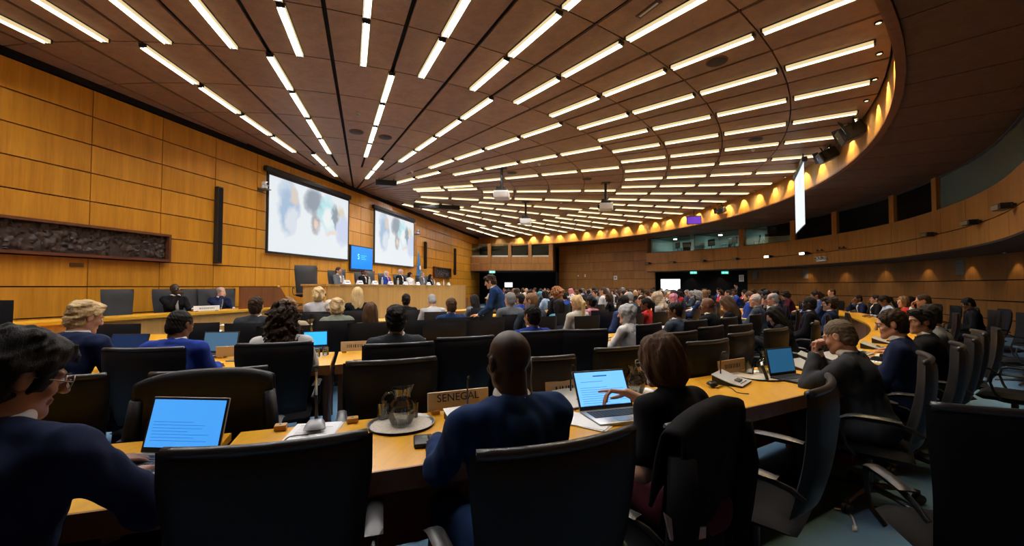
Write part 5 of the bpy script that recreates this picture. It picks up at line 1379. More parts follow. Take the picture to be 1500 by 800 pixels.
for i, px in enumerate((1205,1238)):
    a = gal_a(px); p = pol(gal_s(a)-.02, a, GZJ+.06); t = empty('spotlight_bracket', p, rad(a)+PI/2, 'small black bracket on the gallery joint, %s of two' % ('left' if i == 0 else 'right'), 'bracket')
    m = MB(); m.box((0,.06,.0), (.3,.12,.03)); m.box((-.12,.1,.03), (.04,.04,.1)); m.box((.12,.1,.03), (.04,.04,.1)); m.build('frame', BPLAST, t)
# notices on walls
def notice(px, off, zc_, W, Hh, label, m_=PAPER):
    a = gal_a(px, off); p = pol(gal_s(a)+off, a, zc_); t = empty('wall_notice', p, rad(a)+PI/2, label, 'notice')
    m = MB(); m.box((0,.008,0), (W,.012,Hh)); m.build('sheet', m_, t)
    m = MB()
    for k in range(5): m.box((0,.0155,Hh*.36-k*Hh*.17), (W*.7,.002,Hh*.06))
    m.build('printed_lines', mat('print_grey', (.3,.3,.28), .8), t)
DIM = mat('poster_paper', (.28,.26,.22), .7)
notice(1106,1.87,2.12,.34,.5,'pale notice on the lower right wall below the gallery, farther one', DIM); notice(1407,1.87,2.12,.34,.5,'pale notice on the lower right wall below the gallery, nearer one', DIM)
notice(1180,1.87,2.12,.32,.48,'pale notice on the lower right wall, below hanging screen', DIM)
p = cw((1086-750)/620*25.2,25.2,1.95); t = empty('wall_notice', p, YAW-rad(20), 'white notice beside the dark rear doorway', 'notice'); m = MB(); m.box((0,-.01,0), (.26,.015,.40)); m.build('sheet', PAPER, t); m = MB(); [m.box((0,-.019,.12-.07*k), (.18,.003,.03)) for k in range(4)]; m.build('printed_lines', mat('print_grey'), t)
for px, y, W, Hh, lb in ((878,407,.26,.30,'white box on the far recessed wall, right one'),(844,404,.10,.20,'small white switch on the far recessed wall, middle'),(836,404,.08,.10,'tiny grey switch on the far recessed wall, left')):
    tt = (px-812)/(918-812); q = e0.lerp(e1+Vector((.6,.6,0)), min(max(tt,0),1)); dd = (e1+Vector((.6,.6,0))-e0).normalized(); zc_ = q.y*cos(YAW)-q.x*sin(YAW)
    t = empty('wall_switch', (q.x+dd.y*.02, q.y-dd.x*.02, CAMZ+(420-y)*zc_/620), math.atan2(dd.y,dd.x), lb, 'switch'); m = MB(); m.bbox((0,0,0), (W,.04,Hh), .008); m.build('cover', WHITEP, t); m = MB(); m.bbox((0,-.022,0), (W*.5,.012,Hh*.4), .004); m.build('button', GREYM, t)
# spotlights on the rim, purple screen, ceiling odds and ends
for px, py, rr_, lb, sz in ((1252,192,16.75,'big black stage spotlight hanging under ceiling rim, nearest one',1.25),(1216,226,16.75,'black stage spotlight under the ceiling rim, second from nearest',1.1),(1058,308,16.75,'small black spotlight on the far ceiling rim by purple screen',.9)):
    aa = min(np.arange(-40,60,.25), key=lambda q: abs(screen_x(pol(rr_, q))-px)+(0 if (px > 1100) == (q < 18) else 1e4)); p = pol(rr_, aa)
    zc_ = p.y*cos(YAW)-p.x*sin(YAW); hz = CAMZ+(420-py)*zc_/620; p.z = hz
    t = empty('stage_spotlight', p, rad(aa)+PI/2, lb, 'spotlight'); M_ = Matrix.Rotation(rad(-25),3,'X')
    m = MB(); m.bbox((0,0,0), (.34*sz,.40*sz,.28*sz), .04, 2, M_); bd = m.build('lamp_body', BPLAST, t)
    m = MB(); m.tube([(-.2*sz,0,0),(-.2*sz,0,.22*sz),(0,-.02,.26*sz),(.2*sz,0,.22*sz),(.2*sz,0,0)], .016, 6); m.tube([(0,-.02,.26*sz),(0,-.02,max(.3*sz, ZC-hz-.004))], .02, 8); m.build('yoke', BLACK, t)
    m = MB()
    for s_ in (-1,1): m.box((s_*.26*sz,.16*sz,.02), (.16*sz,.01,.3*sz), Matrix.Rotation(s_*.6,3,'Z') @ M_)
    m.build('barn_door', BPLAST, t)
    m = MB(); m.bbox((.06*sz,.19*sz,-.06*sz), (.06,.03,.06), .01, 2, M_); m.build('lens', mat('lens_glass', (.4,.45,.5), .1, .6), bd)
aa = min(np.arange(20,60,.25), key=lambda q: abs(screen_x(pol(16.6, q))-1018)); p = pol(16.6, aa); zc_ = p.y*cos(YAW)-p.x*sin(YAW); p.z = CAMZ+(420-322)*zc_/620
t = empty('purple_monitor', p, YAW-rad(15), 'small purple lit monitor hanging on the far ceiling rim', 'monitor'); m = MB(); m.bbox((0,.03,0), (.72,.06,.42), .01); m.tube([(0,.03,.2),(0,.03,ZC-p.z-.004)], .02, 8); m.build('bezel', BLACK, t); m = MB(); m.box((0,-.003,0), (.66,.006,.36)); m.build('screen', mat('purple_screen', (.1,.02,.3), .4, emit=(.09,.03,.36), es=1), t)
for i, (px, py) in enumerate(((522,193),(564,201),(1050,90),(1107,204),(860,262),(750,253))):
    p = at(px, py, ZC-.003); t = empty('ceiling_speaker', p, 0, 'round dark loudspeaker flush in the ceiling, %s from the left' % ORD2[i] if False else 'round dark ceiling loudspeaker, %s from the left of six' % nth([1,2,5,6,4,3][i]), 'ceiling speaker', 'round ceiling loudspeakers')
    m = MB(); m.lathe([(.17,0),(.17,-.012),(.15,-.02),(0,-.018)], 24); m.build('grille', mat('speaker_grille', (.03,.025,.025), .6), t, 40); m = MB(); m.lathe([(.185,0),(.185,-.01),(.17,-.016),(.17,0)], 24); m.build('ring', DARKW, t, 40)
for i, (px, py) in enumerate(((524,166),(790,240),(822,297),(1103,219),(604,251))):
    p = at(px, py, ZC-.003); t = empty('smoke_detector', p, 0, 'small white smoke detector on the ceiling, %s from the left' % nth([1,3,4,5,2][i]), 'smoke detector', 'smoke detectors')
    m = MB(); m.lathe([(.055,0),(.055,-.018),(.03,-.03)], 16); m.build('base', WHITEP, t, 40); m = MB(); m.lathe([(.03,-.03),(.032,-.05),(.02,-.06),(0,-.062)], 16); m.build('sensor', WHITEP, t, 40)
for px, py, ln, lb in ((566,262,.75,'black box fitting on the ceiling near the first projection screen'),(640,298,2.2,'long black box fitting on the ceiling, farther along')):
    p = at(px, py, ZC); t = empty('ceiling_box', (p.x,p.y,ZC-.004), YAW+rad(15), lb, 'ceiling fitting'); m = MB(); m.bbox((0,0,-.16), (ln,.22,.2), .02); m.build('case', BPLAST, t); m = MB(); m.tube([(-ln*.35,0,-.07),(-ln*.35,0,0)], .02, 8); m.tube([(ln*.35,0,-.07),(ln*.35,0,0)], .02, 8); m.build('hanger', BPLAST, t)
p = at(950, 13, ZC-.003); t = empty('ceiling_vent', p, rad(-50), 'small pale slot vent in the ceiling at the top of the photo', 'vent'); m = MB(); m.bbox((0,0,-.008), (.42,.10,.016), .004); m.build('frame', mat('vent_frame', (.10,.06,.05), .5), t); m = MB(); m.box((0,0,-.017), (.34,.035,.004)); m.build('slot', WHITEP, t)
# booths: desks, screens, chairs and a lamp behind the glass at the far end
for i, (a, kind) in enumerate(((43,'m'),(41.5,'c'),(37,'m'),(34.5,'c'),(33,'m'),(30,'c'),(27.5,'c'),(25.5,'m'),(22.8,'s'),(13,'m'),(5,'c'),(-14,'m'))):
    p = pol(gal_s(a)+(1.1 if kind != 's' else 1.6), a, GZ1-.295)
    if kind == 'c': chair(p, face(p, random.uniform(-40,40)), 'dark chair inside the glazed interpreter booths, %s from the left' % nth(i+1), 'far', 'booth chairs')
    else:
        t = empty('booth_monitor', p, rad(a)+PI/2+random.uniform(-.5,.5), '%s screen on a post inside the interpreter booths, %s fitting from left' % ('pale lit' if kind == 's' else 'dark', nth(i+1)), 'monitor'); m = MB(); m.lathe([(.18,0),(.18,.02),(.02,.03),(.02,.62)], 10); m.build('stand', BPLAST, t, 40); m = MB(); m.bbox((0,0,.80), (.62,.05,.42), .01); m.build('bezel', BPLAST, t); m = MB(); m.box((0,.028,.80), (.56,.006,.36)); m.build('screen', mat('booth_screen', (.4,.5,.6), .3, emit=(.45,.70,.95), es=.6) if kind == 's' else BLACK, t)
for i, a in enumerate((44,40,36,32,27,-17,-26)):
    p = pol(gal_s(a)+1.4, a, ZS-.004); t = empty('booth_lamp', p, rad(a), 'round ceiling lamp inside the interpreter booths, %s from the left' % nth(i+1), 'ceiling lamp', 'booth lamps'); m = MB(); m.lathe([(.14,0),(.14,-.03),(.12,-.035)], 16); m.build('housing', WHITEP, t, 40); m = MB(); m.lathe([(.12,-.03),(.09,-.045),(0,-.05)], 16); m.build('diffuser', mat('booth_lamp_glow', (1,1,1), .5, emit=(.85,1,.97), es=90), t, 40)
# ================================================================== THINGS ON THE DESKS
DH = .741
SILVER = mat('laptop_silver', (.55,.56,.58), .35, .6); KEYS = mat('laptop_keys', (.02,.02,.022), .5); DARKL = mat('laptop_dark', (.05,.053,.06), .4, .4)
DOCB = mat('screen_blue_page', (.05,.3,.7), .3, emit=(.055,.30,.78), es=1.0); DOCD = mat('screen_dim_blue', (.02,.08,.15), .3, emit=(.012,.075,.16), es=1.0); DOCN = mat('screen_navy', (.01,.02,.06), .25, emit=(.006,.015,.045), es=1.0); DOCC = mat('screen_cyan', (.05,.4,.7), .3, emit=(.02,.36,.78), es=1.0)
DOCP = mat('screen_pale_blue', (.2,.5,.9), .3, emit=(.16,.50,.95), es=1.0); LINE = mat('screen_text', (.01,.08,.3), .4, emit=(.015,.10,.34), es=1.0)
def laptop(p, rz, label, scr=DOCB, body=SILVER, W=.325, D=.225, ang=108, lines=0, title=False):
    """faces its user at local -Y; the screen stands along the far edge"""
    t = empty('laptop', p, rz, label, 'laptop')
    m = MB(); m.bbox((0,0,.009), (W,D,.016), .006, 2); b = m.build('base', body, t, 40)
    m = MB()
    for r in range(5):
        for c in range(13): m.box((-W*.43+W*.86*(c+.5)/13, D*.32-r*.022, .0185), (W*.86/13-.003,.018,.003))
    m.build('keyboard', KEYS, b)
    m = MB(); m.box((0,-D*.30,.0175), (.105,.062,.0015)); m.build('trackpad', mat('trackpad', (.40,.41,.43), .3, .5), b)
    M = Matrix.Rotation(rad(90-ang), 3, 'X'); hg = Vector((0,D/2-.004,.016)); Hs = D*.96
    def tr(mb): mb.v = [tuple(M @ Vector(v)+hg) for v in mb.v]; return mb
    m = MB(); m.bbox((0,.003,Hs/2), (W,.008,Hs), .004, 2); l = tr(m).build('lid', body if body is not SILVER else SILVER, t, 40)
    m = MB(); m.box((0,-.0018,Hs/2), (W-.004,.002,Hs-.006)); tr(m).build('bezel', BLACK, l)
    m = MB(); m.box((0,-.0032,Hs/2+.006), (W-.022,.001,Hs-.034)); tr(m).build('screen', scr, l)
    if lines:
        m = MB(); q = random.Random(int(p.x*100))
        for k in range(lines):
            wd = (W-.06)*q.uniform(.5,1); m.box((-(W-.06)/2+wd/2, -.0040, Hs*.55-k*Hs*.055), (wd,.0006,.0016))
        if title: m.box((.0,-.0040,Hs*.84), (.09,.0006,.007)); m.box((-.06,-.0040,Hs*.70), (.14,.0006,.0018))
        tr(m).build('page_text', LINE, l)
    return t
def sitter(p, turn=0.0): return face(p, turn)
# laptop of the big typist
p = at(226, 688, DH); laptop(p, YAW-rad(4), 'open silver laptop with blue page under the hand of the large typing person', DOCB, SILVER, .345, .235, 105, 7)
p = at(905, 612, DH); laptop(p, YAW+rad(17), 'open silver laptop with pale blue page touched by the pointing finger', DOCP, SILVER, .34, .235, 118, 9, True)
p = at(1168, 556, DH); laptop(p, YAW+rad(24), 'dark laptop with dim blue screen left of the grey suit', DOCD, DARKL, .31, .22, 100)
p = at(168, 528, DH); laptop(p, face(p,-8), 'laptop with dark navy screen between blond person and royal blue suit', DOCN, DARKL, .36, .24, 108)
p = at(312, 522, DH); laptop(p, face(p,-6), 'laptop with dim blue screen right of the royal blue suit', mat('screen_slate', (.05,.1,.16), .3, emit=(.035,.085,.15), es=1), DARKL, .34, .235, 106)
p = at(462, 512, DH); laptop(p, face(p,6), 'tablet laptop with cyan screen right of the curly hair', DOCC, DARKL, .26, .19, 100)
tumbler_spots = []; sheet_spots = []
# name plates
PLATE = mat('plate_wood', (.90,.74,.52), .5); PRED = mat('plate_red', (.5,.04,.03), .5)
def plate(p, rz, label, txt=None, W=.36, m_=None, red=False):
    t = empty('nameplate', p, rz, label, 'nameplate')
    m = MB(); m.bbox((0,0,.065), (W,.012,.105), .004, 2, Matrix.Rotation(rad(-6),3,'X')); b = m.build('board', m_ or PLATE, t)
    for s in (-1,1):
        m = MB(); m.bbox((s*W*.38,0,.012), (.045,.055,.022), .004); m.build('foot', mat('foot_wood', (.5,.25,.07), .4), t)
    if txt: text(txt, .060, INK, b, (-.005,-.0082,.082), (PI/2-rad(6),0,0), 'lettering', .0006)
    else:
        m = MB(); q = random.Random(int(abs(p.x)*77)); xx = -W*.28
        while xx < W*.28: wd = q.uniform(.012,.022); m.box((xx,-.0078,.068), (wd*.55,.0012,.034), Matrix.Rotation(rad(-6),3,'X')); xx += wd+.006
        m.build('lettering', INK, b)
    return t
p = at(672, 602, DH); plate(p, face(p,1), 'wooden nameplate reading SENEGAL on the nearest desk', 'SENEGAL', .36)
p = at(838, 580, DH); p = pol(16.66, hit(832,16.66), DH); plate(p, face(p,0), 'brownish nameplate behind the laptop with pale blue page', None, .33, mat('plate_dim', (.74,.60,.44), .5))
p = pol(16.66, hit(1070,16.66), DH); plate(p, face(p,0), 'brown nameplate behind the telephone console right of brown bob', None, .36, mat('plate_brown', (.55,.36,.19), .5))
p = pol(14.10, hit(349,14.1), DH); plate(p, face(p,180), 'beige nameplate right of the royal blue suit laptop', None, .36, mat('plate_beige', (.55,.43,.28), .5))
p = pol(14.10, hit(522,14.1), DH); plate(p, face(p,0), 'small beige nameplate left of the smooth black hair', None, .3, mat('plate_beige'))
p = pol(14.10, hit(608,14.1), DH); plate(p, face(p,0), 'small beige nameplate right of the smooth black hair', None, .26, mat('plate_beige'))
p = Vector((-7.85, col_on_wall(304,-7.85), .2+.745)); plate(p, PI/2-.3, 'white nameplate on the side desk in front of the two officials', None, .48, WHITEP)
p = pol(14.1, hit(838,14.1), DH); plate(p, face(p,0), 'small beige nameplate at desk edge left of the pale headscarf', None, .22, mat('plate_beige'))
# conference consoles with gooseneck microphone
def console(p, rz, label, top=WHITEP, mic=True, W=.25, D=.20, H0=.055):
    t = empty('conference_console', p, rz, label, 'microphone console')
    m = MB(); n = 8; vs = []
    for sx in (-1,1):
        for k in range(n+1):
            v = k/n; vs.append((sx*W/2, -D/2+D*v, .012+H0*v**1.6))
        vs += [(sx*W/2, D/2, 0), (sx*W/2,-D/2,0)]
    q = n+3
    m.add(vs, [tuple(range(q)), tuple(range(q,2*q))[::-1]]+[(i,(i+1)%q,q+(i+1)%q,q+i) for i in range(n,q)]); m.build('body', BPLAST, t)
    m = MB(); vs = []
    for sx in (-1,1):
        for k in range(n+1):
            v = k/n; vs.append((sx*(W/2+.004), -D/2-.004+(D+.008)*v, .0145+H0*v**1.6))
    m.add(vs, [(i,i+1,n+2+i,n+1+i) for i in range(n)]); o = m.build('top_plate', top, t); md = o.modifiers.new('thickness','SOLIDIFY'); md.thickness = .005
    m = MB(); m.bbox((.0,-D*.22,.030), (.09,.035,.006), .002, 2, Matrix.Rotation(rad(14),3,'X')); m.build('display', mat('lcd', (.08,.09,.09), .2), t)
    m = MB()
    for k in range(4): m.bbox((-.06+.04*k,-D*.40,.0185), (.022,.010,.005), .002)
    m.build('button', GREYM, t)
    if mic:
        m = MB(); m.tube([(0,D*.38,.055),(0,D*.38,.14),(0,D*.36,.19),(0,D*.30,.215)], [.005,.005,.0045,.004], 8); g = m.build('gooseneck', BPLAST, t, 180)
        m = MB(); m.tube([(0,D*.30,.215),(0,D*.16,.222)], [.008,.009], 10); m.build('microphone_head', BLACK, g, 40)
    return t
p = at(692, 616, DH); console(p, face(p,4), 'white sloped microphone console before the SENEGAL nameplate', H0=.038)
p = at(848, 590, DH); console(p, face(p,8), 'white microphone console left of the laptop with pale blue page')
p = at(1072, 561, DH); console(p, face(p,18), 'grey white telephone console right of the brown bob', mat('console_grey', (.5,.51,.50), .35), True)
p = at(1207, 541, DH); console(p, face(p,14), 'dark keyboard console between laptop and grey suit', BPLAST, False, .42, .16, .02)
p = at(1190, 528, DH); console(p, face(p,14), 'pale console behind the dim blue laptop', mat('console_grey'), False)
p = at(515, 521, DH) if False else at(667, 520, DH); console(p, face(p), 'white console on second desk row right of smooth black hair', WHITEP, False)
p = at(1120, 555, DH); t = empty('notebook', p, face(p,30), 'black notebook leaning on the round tray by the glass jug', 'notebook'); m = MB(); m.bbox((0,0,.06), (.17,.02,.115), .004, 2, Matrix.Rotation(rad(-18),3,'X')); m.build('cover', BPLAST, t); m = MB(); m.box((0,.0,.06), (.16,.012,.118), Matrix.Rotation(rad(-18),3,'X')); m.build('pages', PAPER, t)
for nm, r_, aa in (('nearest',16.86,(-45.0,-42.7,-40.4,-38.1,-35.7)),('second',14.30,(-64.5,-55.8,-52.6,-47.0,-44.6,-42.2,-38,-35.5)),('third',11.85,(-67,-63.2,-55.5,-52,-47.5,-44,-40.5))):
    for i_, a_ in enumerate(aa):
        p = pol(r_, a_, DH); console(p, face(p, random.uniform(-6,6)), 'pale console without microphone on the %s desk row, %s of these from the left' % (nm, nth(i_+1)), mat('console_grey'), False)
        p = pol(r_+.30, a_+.9, DH)
        if i_ % 2 == 0: tumbler_spots.append((p, nm, i_))
        else: sheet_spots.append((p, nm, i_))
# gooseneck on a paper, left of the empty chair
def sheets(p, rz, W, D, n, label, name='paper_stack', txt=True, m_=PAPER):
    t = empty(name, p, rz, label, 'papers'); q = random.Random(int(p.x*1000)); h = .0022
    for k in range(n):
        m = MB(); m.box((0,0,0), (W,D,h*.9)); o = m.build('sheet', m_, t); o.location = (q.uniform(-.012,.012)*k, q.uniform(-.012,.012)*k, h*(k+.5)); o.rotation_euler = (0,0,q.uniform(-.1,.1)*k)
    if txt:
        m = MB()
        for k in range(9): wd = W*.75*q.uniform(.6,1); m.box((-W*.375+wd/2, D*.36-k*D*.085, 0), (wd,.006,.0004))
        l = m.build('printed_lines', mat('print_grey', (.3,.3,.28), .8), o); l.location = (0,0,h*.5)
    return t
p = at(461, 632, DH); sheets(p, YAW+rad(8), .215, .25, 2, 'white printed sheets under the grey microphone foot on nearest desk')
p = at(462, 629, DH+.0045); t = empty('desk_microphone', p, YAW+rad(20), 'grey desk microphone with tall stem standing on white sheets', 'microphone')
m = MB(); m.slab(lambda u,v: (((u-.5)*.10*(1-.25*v), (v-.5)*.135, .017+.012*sin(v*PI)), Vector((0,0,1))), 8, 8, .034, p=4); m.build('foot', mat('mic_grey', (.28,.28,.29), .35, .3), t, 60)
m = MB(); m.tube([(0,.04,.03),(0,.045,.10),(0,.04,.16)], [.010,.007,.0055], 8); g = m.build('stem', BPLAST, t, 180); m = MB(); m.tube([(0,.04,.16),(.0,.02,.235),(0,.0,.29)], .006, 8); m.build('silver_tube', ALU, g, 180); m = MB(); m.tube([(0,.0,.29),(.0,-.03,.315)], [.011,.012], 10); m.build('microphone_head', BPLAST, g, 180)
def cable(pts, r, label, m_=BPLAST, plug=False):
    t = empty('cable', pts[0], 0, label, 'cable'); o = Vector(pts[0]); P = [Vector(q)-o for q in pts]; S = []
    for i in range(len(P)-1):
        a = P[max(i-1,0)]; b = P[i]; c = P[i+1]; d = P[min(i+2,len(P)-1)]
        for k in range(6):
            s = k/6; S.append(.5*((2*b)+(c-a)*s+(2*a-5*b+4*c-d)*s*s+(-a+3*b-3*c+d)*s**3))
    S.append(P[-1]); m = MB(); m.tube(S, r, 6); m.build('cord', m_, t, 180)
    if plug: m = MB(); d = (P[-1]-P[-2]).normalized(); m.tube([P[-1], P[-1]+d*.05], r*2.2, 8); m.build('plug', m_, t, 180)
cable([at(452,637,DH+.006), at(425,640,DH+.005), at(408,651,DH+.005), at(375,655,DH+.005), at(340,668,DH+.005)], .0035, 'black microphone cable trailing left over the nearest desk')
# jug, tumblers, tray
GLM = GLASS
def tray(p, label, R=.165):
    t = empty('doily_tray', p, 0, label, 'tray'); m = MB(); m.lathe([(0,.001),(R*.93,.001),(R,.012),(R+.006,.012),(R*.95,-.0005+.001),(0,.0005)], 40); m.build('tray_rim', mat('tray_steel', (.5,.5,.5), .3, .9), t, 40)
    m = MB(); vs = [(0,0,.0035)]; n = 72
    for k in range(n): q = 2*PI*k/n; r = R*.93+.006*cos(q*24); vs.append((r*cos(q), r*sin(q), .0035))
    m.add(vs, [(0,k+1,(k+1)%n+1) for k in range(n)]); m.build('paper_doily', mat('doily', (.62,.55,.46), .8, bscale=160, var=.45), t)
    return t
def jug(p, rz, label, sc=1.0, water=.55):
    t = empty('glass_jug', p, rz, label, 'jug'); t.scale = (sc,)*3
    out = [(.0,.0),(.045,.0),(.052,.006),(.066,.04),(.069,.07),(.060,.105),(.045,.125),(.043,.15),(.048,.180)]; inn = [(r-.0035,z) for r, z in out[:1:-1]]+[(.046,.010),(0,.008)]
    m = MB(); m.lathe(out+inn, 36)
    for i, v in enumerate(m.v):     # pouring lip
        x, y, z = v
        if z > .15 and x > 0: k = (z-.15)/.03; m.v[i] = (x*(1+.30*k*max(0,x/.048)**3), y*(1-.15*k*max(0,x/.048)), z+.012*k*max(0,x/.048)**2)
    m.build('glass_body', GLM, t, 60)
    m = MB(); m.tube([(-.044,0,.160),(-.075,0,.158),(-.092,0,.135),(-.088,0,.095),(-.066,0,.060)], .006, 10); m.build('handle', GLM, t, 180)
    m = MB(); wl_ = [(.0,.0085),(.0455,.0105),(.0615,.041),(.0645,.07),(.0558,.104),(.0548,.106),(0,.106)]; m.lathe(wl_, 36); m.build('water', WATER, t, 60)
    return t
def tumbler(p, label, sc=1.0, fill=.0):
    t = empty('tumbler', p, 0, label, 'glass'); t.scale = (sc,)*3
    m = MB(); m.lathe([(0,0),(.030,0),(.036,.085),(.0335,.085),(.028,.010),(0,.010)], 28); m.build('glass_body', GLM, t, 60)
    if fill: m = MB(); m.lathe([(0,.0105),(.0277,.0105),(.0277+.0055*fill,.010+.075*fill),(0,.010+.075*fill)], 28); m.build('water', WATER, t, 60)
p = at(588, 622, DH); tray(p, 'round tray with lace doily under the glass jug, left of SENEGAL'); jug(p+Vector((.0,.0,.004)), YAW+rad(20), 'glass water jug on the lace doily, left of SENEGAL', 1.02)
tumbler(at(561,613,DH+.004), 'empty tumbler left of the glass jug on the lace doily'); tumbler(at(604,611,DH+.004), 'tumbler right of the glass jug on the lace doily', .95)
p = at(935, 592, DH); p = pol(16.75, hit(928,16.75), DH); tray(p, 'round tray behind the pointing hand'); jug(p+Vector((0,0,.004)), YAW-rad(160), 'glass jug behind the pointing hand, left of brown bob')
p = at(1110, 551, DH); tray(p, 'wide tray with lace doily right of the telephone console', .20); jug(at(1122,546,DH+.004), YAW+rad(200), 'glass jug on the lace tray, right of the telephone console', .95); tumbler(at(1098,547,DH+.004), 'tumbler on the lace tray right of telephone console'); tumbler(at(1090,543,DH+.004), 'second tumbler on the lace tray, behind the first one')
p = at(1204, 522, DH); jug(p, YAW+rad(180), 'glass jug farther right, behind the dark keyboard console', .95); tumbler(at(1190,521,DH), 'tumbler left of the farther right glass jug')
p = pol(11.7, hit(456,11.7), DH); jug(p, 0, 'glass jug on the third desk row, left of the olive jacket', 1.1)
tumbler(at(477,520,DH), 'tumbler with water on the second desk, right of cyan screen', 1.0, .5); tumbler(at(464,523,DH), 'tumbler next to the cyan screen', 1.0, .3); tumbler(at(364,516,DH), 'upturned glass left of the curly hair', .95)
p = at(815, 483, DH); t = empty('glass_crate', p, face(p), 'dark square glass holder on desk behind the royal blue jacket', 'crate'); m = MB()
for sx in (-1,1): m.box((sx*.09,0,.04), (.006,.18,.08)); m.box((0,sx*.09,.04), (.18,.006,.08))
m.box((0,0,.004), (.18,.18,.008)); m.build('box', mat('smoked_plastic', (.03,.035,.06), .2), t); m = MB(); [m.lathe([(.03,.008),(.034,.085),(.031,.085),(.027,.012)], 14, (x_,y_,0)) for x_ in (-.045,.045) for y_ in (-.045,.045)]; m.build('tumblers', GLM, t, 60)
# phones, mouse, papers, clamps
def phone(p, rz, label, m_=BPLAST, th=.010, W=.075, L_=.15):
    t = empty('mobile_phone', p, rz, label, 'phone'); m = MB(); m.bbox((0,0,th/2), (W,L_,th), .008, 3); m.build('case', m_, t, 40); m = MB(); m.lathe([(0,0),(.016,0),(.016,.0008),(0,.001)], 20, (.008,.02,th)); m.build('emblem', mat('emblem_grey', (.12,.15,.14), .4), t)
p = at(620, 649, DH); phone(p, YAW+rad(14), 'black wallet-like phone on the desk beside the midnight blue jacket', BPLAST, .02, .085, .13)
cable([at(632,648,DH+.01), at(640,647,DH+.006), at(655,645,DH+.006), at(668,646,DH+.01)], .003, 'short black cord from the black phone')
p = at(345, 529, DH); phone(p, face(p,70), 'grey phone on second desk left of the curly hair', mat('phone_grey', (.10,.11,.13), .3))
p = at(1043, 567, DH); t = empty('headset_earpiece', p, YAW, 'small black earpiece lying before the telephone console', 'earpiece'); m = MB(); m.slab(lambda u,v: (((u-.5)*.06,(v-.5)*.075,.018+.006*sin(v*PI)), Vector((0,0,1))), 8, 8, .036, p=2.2); m.build('shell', BPLAST, t, 180); m = MB(); m.lathe([(.018,.034),(.020,.040),(.0,.043)], 14); m.build('pad', FABRIC, t, 60)
cable([at(1050,568,DH+.01), at(1062,565,DH+.004), at(1072,569,DH+.004), at(1080,575,DH+.004), at(1097,577,DH+.004)], .003, 'black cord from the earpiece on the desk')
p = at(858, 617, DH); sheets(p, YAW+rad(58), .21, .297, 3, 'loose white sheets between midnight blue jacket and laptop', txt=False)
for px, py, r, lb, W, D, n in ((655,518,0,'stack of white papers beyond the desk gap, right of smooth black hair',.22,.28,6),(700,500,0,'pale blue sheet on the desk left of royal blue jacket',.2,.28,1),(372,533,0,'beige folded papers behind the curly hair desk',.16,.2,2),(835,500,0,'white sheet on yellow desk left of pale headscarf',.2,.26,1),(335,476,0,'white papers on the third desk row left of close brown hair',.25,.3,3),(600,488,0,'white papers on desk before the pale striped jacket',.22,.28,3),(742,470,0,'white papers on desk left of royal blue jacket',.2,.28,2),(1230,530,0,'white papers under the folded hands of the grey suit',.21,.29,3),(1160,533,0,'white printed papers behind dim blue laptop',.21,.29,3),(530,527,1,'dark pen case on the second desk left of smooth black hair',.16,.03,1)):
    p = at(px, py, DH); sheets(p, face(p, random.uniform(-25,25)), W, D, n, lb, 'pen_case' if r else 'paper_stack', not r, BPLAST if r else (mat('pale_blue_sheet', (.55,.68,.85), .7) if 'pale blue' in lb else PAPER))
for px, py, lb in ((415,629,'small wooden clamp on the desk edge left of white sheets'),(519,617,'small wooden clamp on the desk edge right of white sheets'),(272,636,'small wooden clamp beside the blue page laptop')):
    p = pol(16.63, hit(px,16.63), DH); t = empty('desk_clamp', p, face(p), lb, 'clamp'); m = MB(); m.bbox((0,0,.014), (.055,.05,.026), .004); m.build('block', mat('clamp_wood', (.5,.25,.07), .4), t); m = MB(); m.lathe([(.007,.027),(.007,.03),(0,.031)], 10); m.build('screw', GREYM, t, 40)
for p, nm, i_ in tumbler_spots: tumbler(p, 'tumbler on the %s desk row beside its %s pale console' % (nm, nth(i_+1)), 1.0, .4)
for p, nm, i_ in sheet_spots: sheets(p, face(p, random.uniform(-30,30)), .21, .29, 3, 'white papers on the %s desk row by its %s pale console' % (nm, nth(i_+1)))
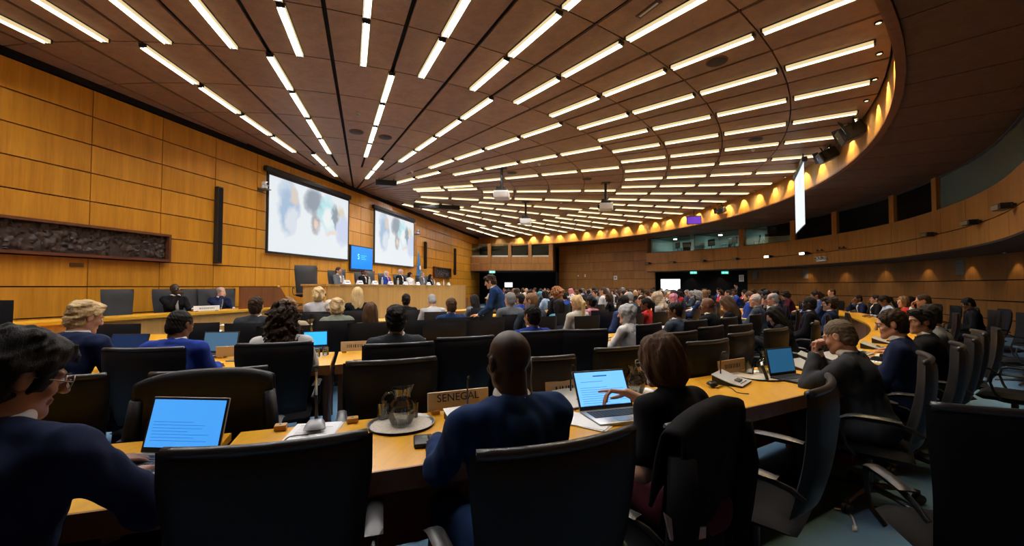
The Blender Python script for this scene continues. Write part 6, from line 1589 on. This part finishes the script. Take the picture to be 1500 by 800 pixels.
# jackets over chair backs
def draped(p, rz, label, lining=False, W=.66, low=.36, top=1.02, sh=.0):
    t = empty('draped_jacket', p, rz, label, 'jacket'); nu, nv = 30, 34; vs = []
    for j in range(nv+1):
        v = j/nv
        for i in range(nu+1):
            u = i/nu-.5; s = v*2-1        # from the front hem over the top to the back hem
            ww = W*(1+.06*abs(s)); z = top-(top-low)*max(0,abs(s)-.06)**1.0*(1 if s > 0 else .38)-.10*abs(2*u)**3*(.5 if abs(s) < .15 else .8)
            yb = -.335+.085*((top-z)/.6)
            y = yb-.042*math.tanh(s*9)+(.018*sin(u*19+1)+.012*sin(u*33+s*3))*abs(s)*(1 if s > 0 else .3)-(.02 if s > 0 else -.0)
            vs.append((u*ww, y, z))
    m = MB(); m.add(vs, [(j*(nu+1)+i,j*(nu+1)+i+1,(j+1)*(nu+1)+i+1,(j+1)*(nu+1)+i) for j in range(nv) for i in range(nu)])
    o = m.build('cloth', CL['black'] if lining else LEATHER, t, 180); md = o.modifiers.new('thickness','SOLIDIFY'); md.thickness = .012
    for s in (-1,1):      # sleeves hanging at the sides
        m = MB(); m.tube([(s*W*.47,-.36,top-.13),(s*(W*.50),-.37,top-.30),(s*(W*.49),-.35,top-.50),(s*(W*.47),-.34,top-.62)], [.05,.058,.052,.045], 12, flat=.6); m.build('sleeve', CL['black'] if lining else LEATHER, t, 180)
    if lining: m = MB(); m.add([(-.36,-.33,.70),(-.30,-.37,.64),(-.16,-.385,.60),(-.15,-.38,.555),(-.27,-.375,.585),(-.345,-.345,.61)],[(0,1,2,3,4,5)]); q = m.build('lining', mat('lining_pink', (.55,.42,.38), .6), t); q.modifiers.new('thickness','SOLIDIFY').thickness = .008
p = pol(16.05,-60.1); draped(p, face(p,4), 'dark leather jacket draped over a chair beyond the nearest desk', False, .60)
p = pol(17.56,-53.1)+Vector((-.215,-.025,0)); draped(p, face(p,20), 'black jacket with pale lining draped over the brown bob chair', True, .62, .34, 1.0)
# loose white cord on the carpet
cable([at(1222,745,.01), at(1236,748,.008), at(1247,756,.008), at(1252,768,.008), at(1252,772,.008)], .006, 'white cord with plug lying on the blue carpet', WHITEP, True)
cable([at(560,770,.008), at(585,785,.008), at(605,792,.008), at(622,788,.008)], .006, 'dark cord lying on the carpet below the nearest desk')
# podium desk: nameplates, water bottles
for i, px in enumerate((508,527,549,572,594,612,628,642,657)):
    Y = col_on_wall(px, -6.85); t = empty('podium_nameplate', (-6.85, Y, 1.52), PI/2, 'small white nameplate on the podium desk, %s from the left' % nth(i+1), 'nameplate', 'podium nameplates'); m = MB(); m.add([(-.13,-.05,0),(.13,-.05,0),(.13,.05,0),(-.13,.05,0),(-.13,0,.11),(.13,0,.11)], [(0,1,2,3),(0,4,5,1),(2,5,4,3),(0,3,4),(1,5,2)]); m.build('card', PAPER, t); m = MB(); m.box((0,-.028,.055), (.18,.003,.022), Matrix.Rotation(rad(-24),3,'X')); m.build('lettering', INK, t)
for i, px in enumerate((503,541,560,583,606,636,650)):
    Y = col_on_wall(px, -7.1); t = empty('water_bottle', (-7.1, Y, 1.52), 0, 'water bottle on the podium desk, %s from the left' % nth(i+1), 'bottle', 'podium bottles'); m = MB(); m.lathe([(0,0),(.035,0),(.035,.14),(.014,.19),(.014,.215)], 14); m.build('glass_body', mat('bottle_pale', (.55,.6,.6), .1, alpha=.6), t, 60); m = MB(); m.lathe([(.016,.212),(.016,.235),(0,.236)], 10); m.build('cap', WHITEP, t, 60)
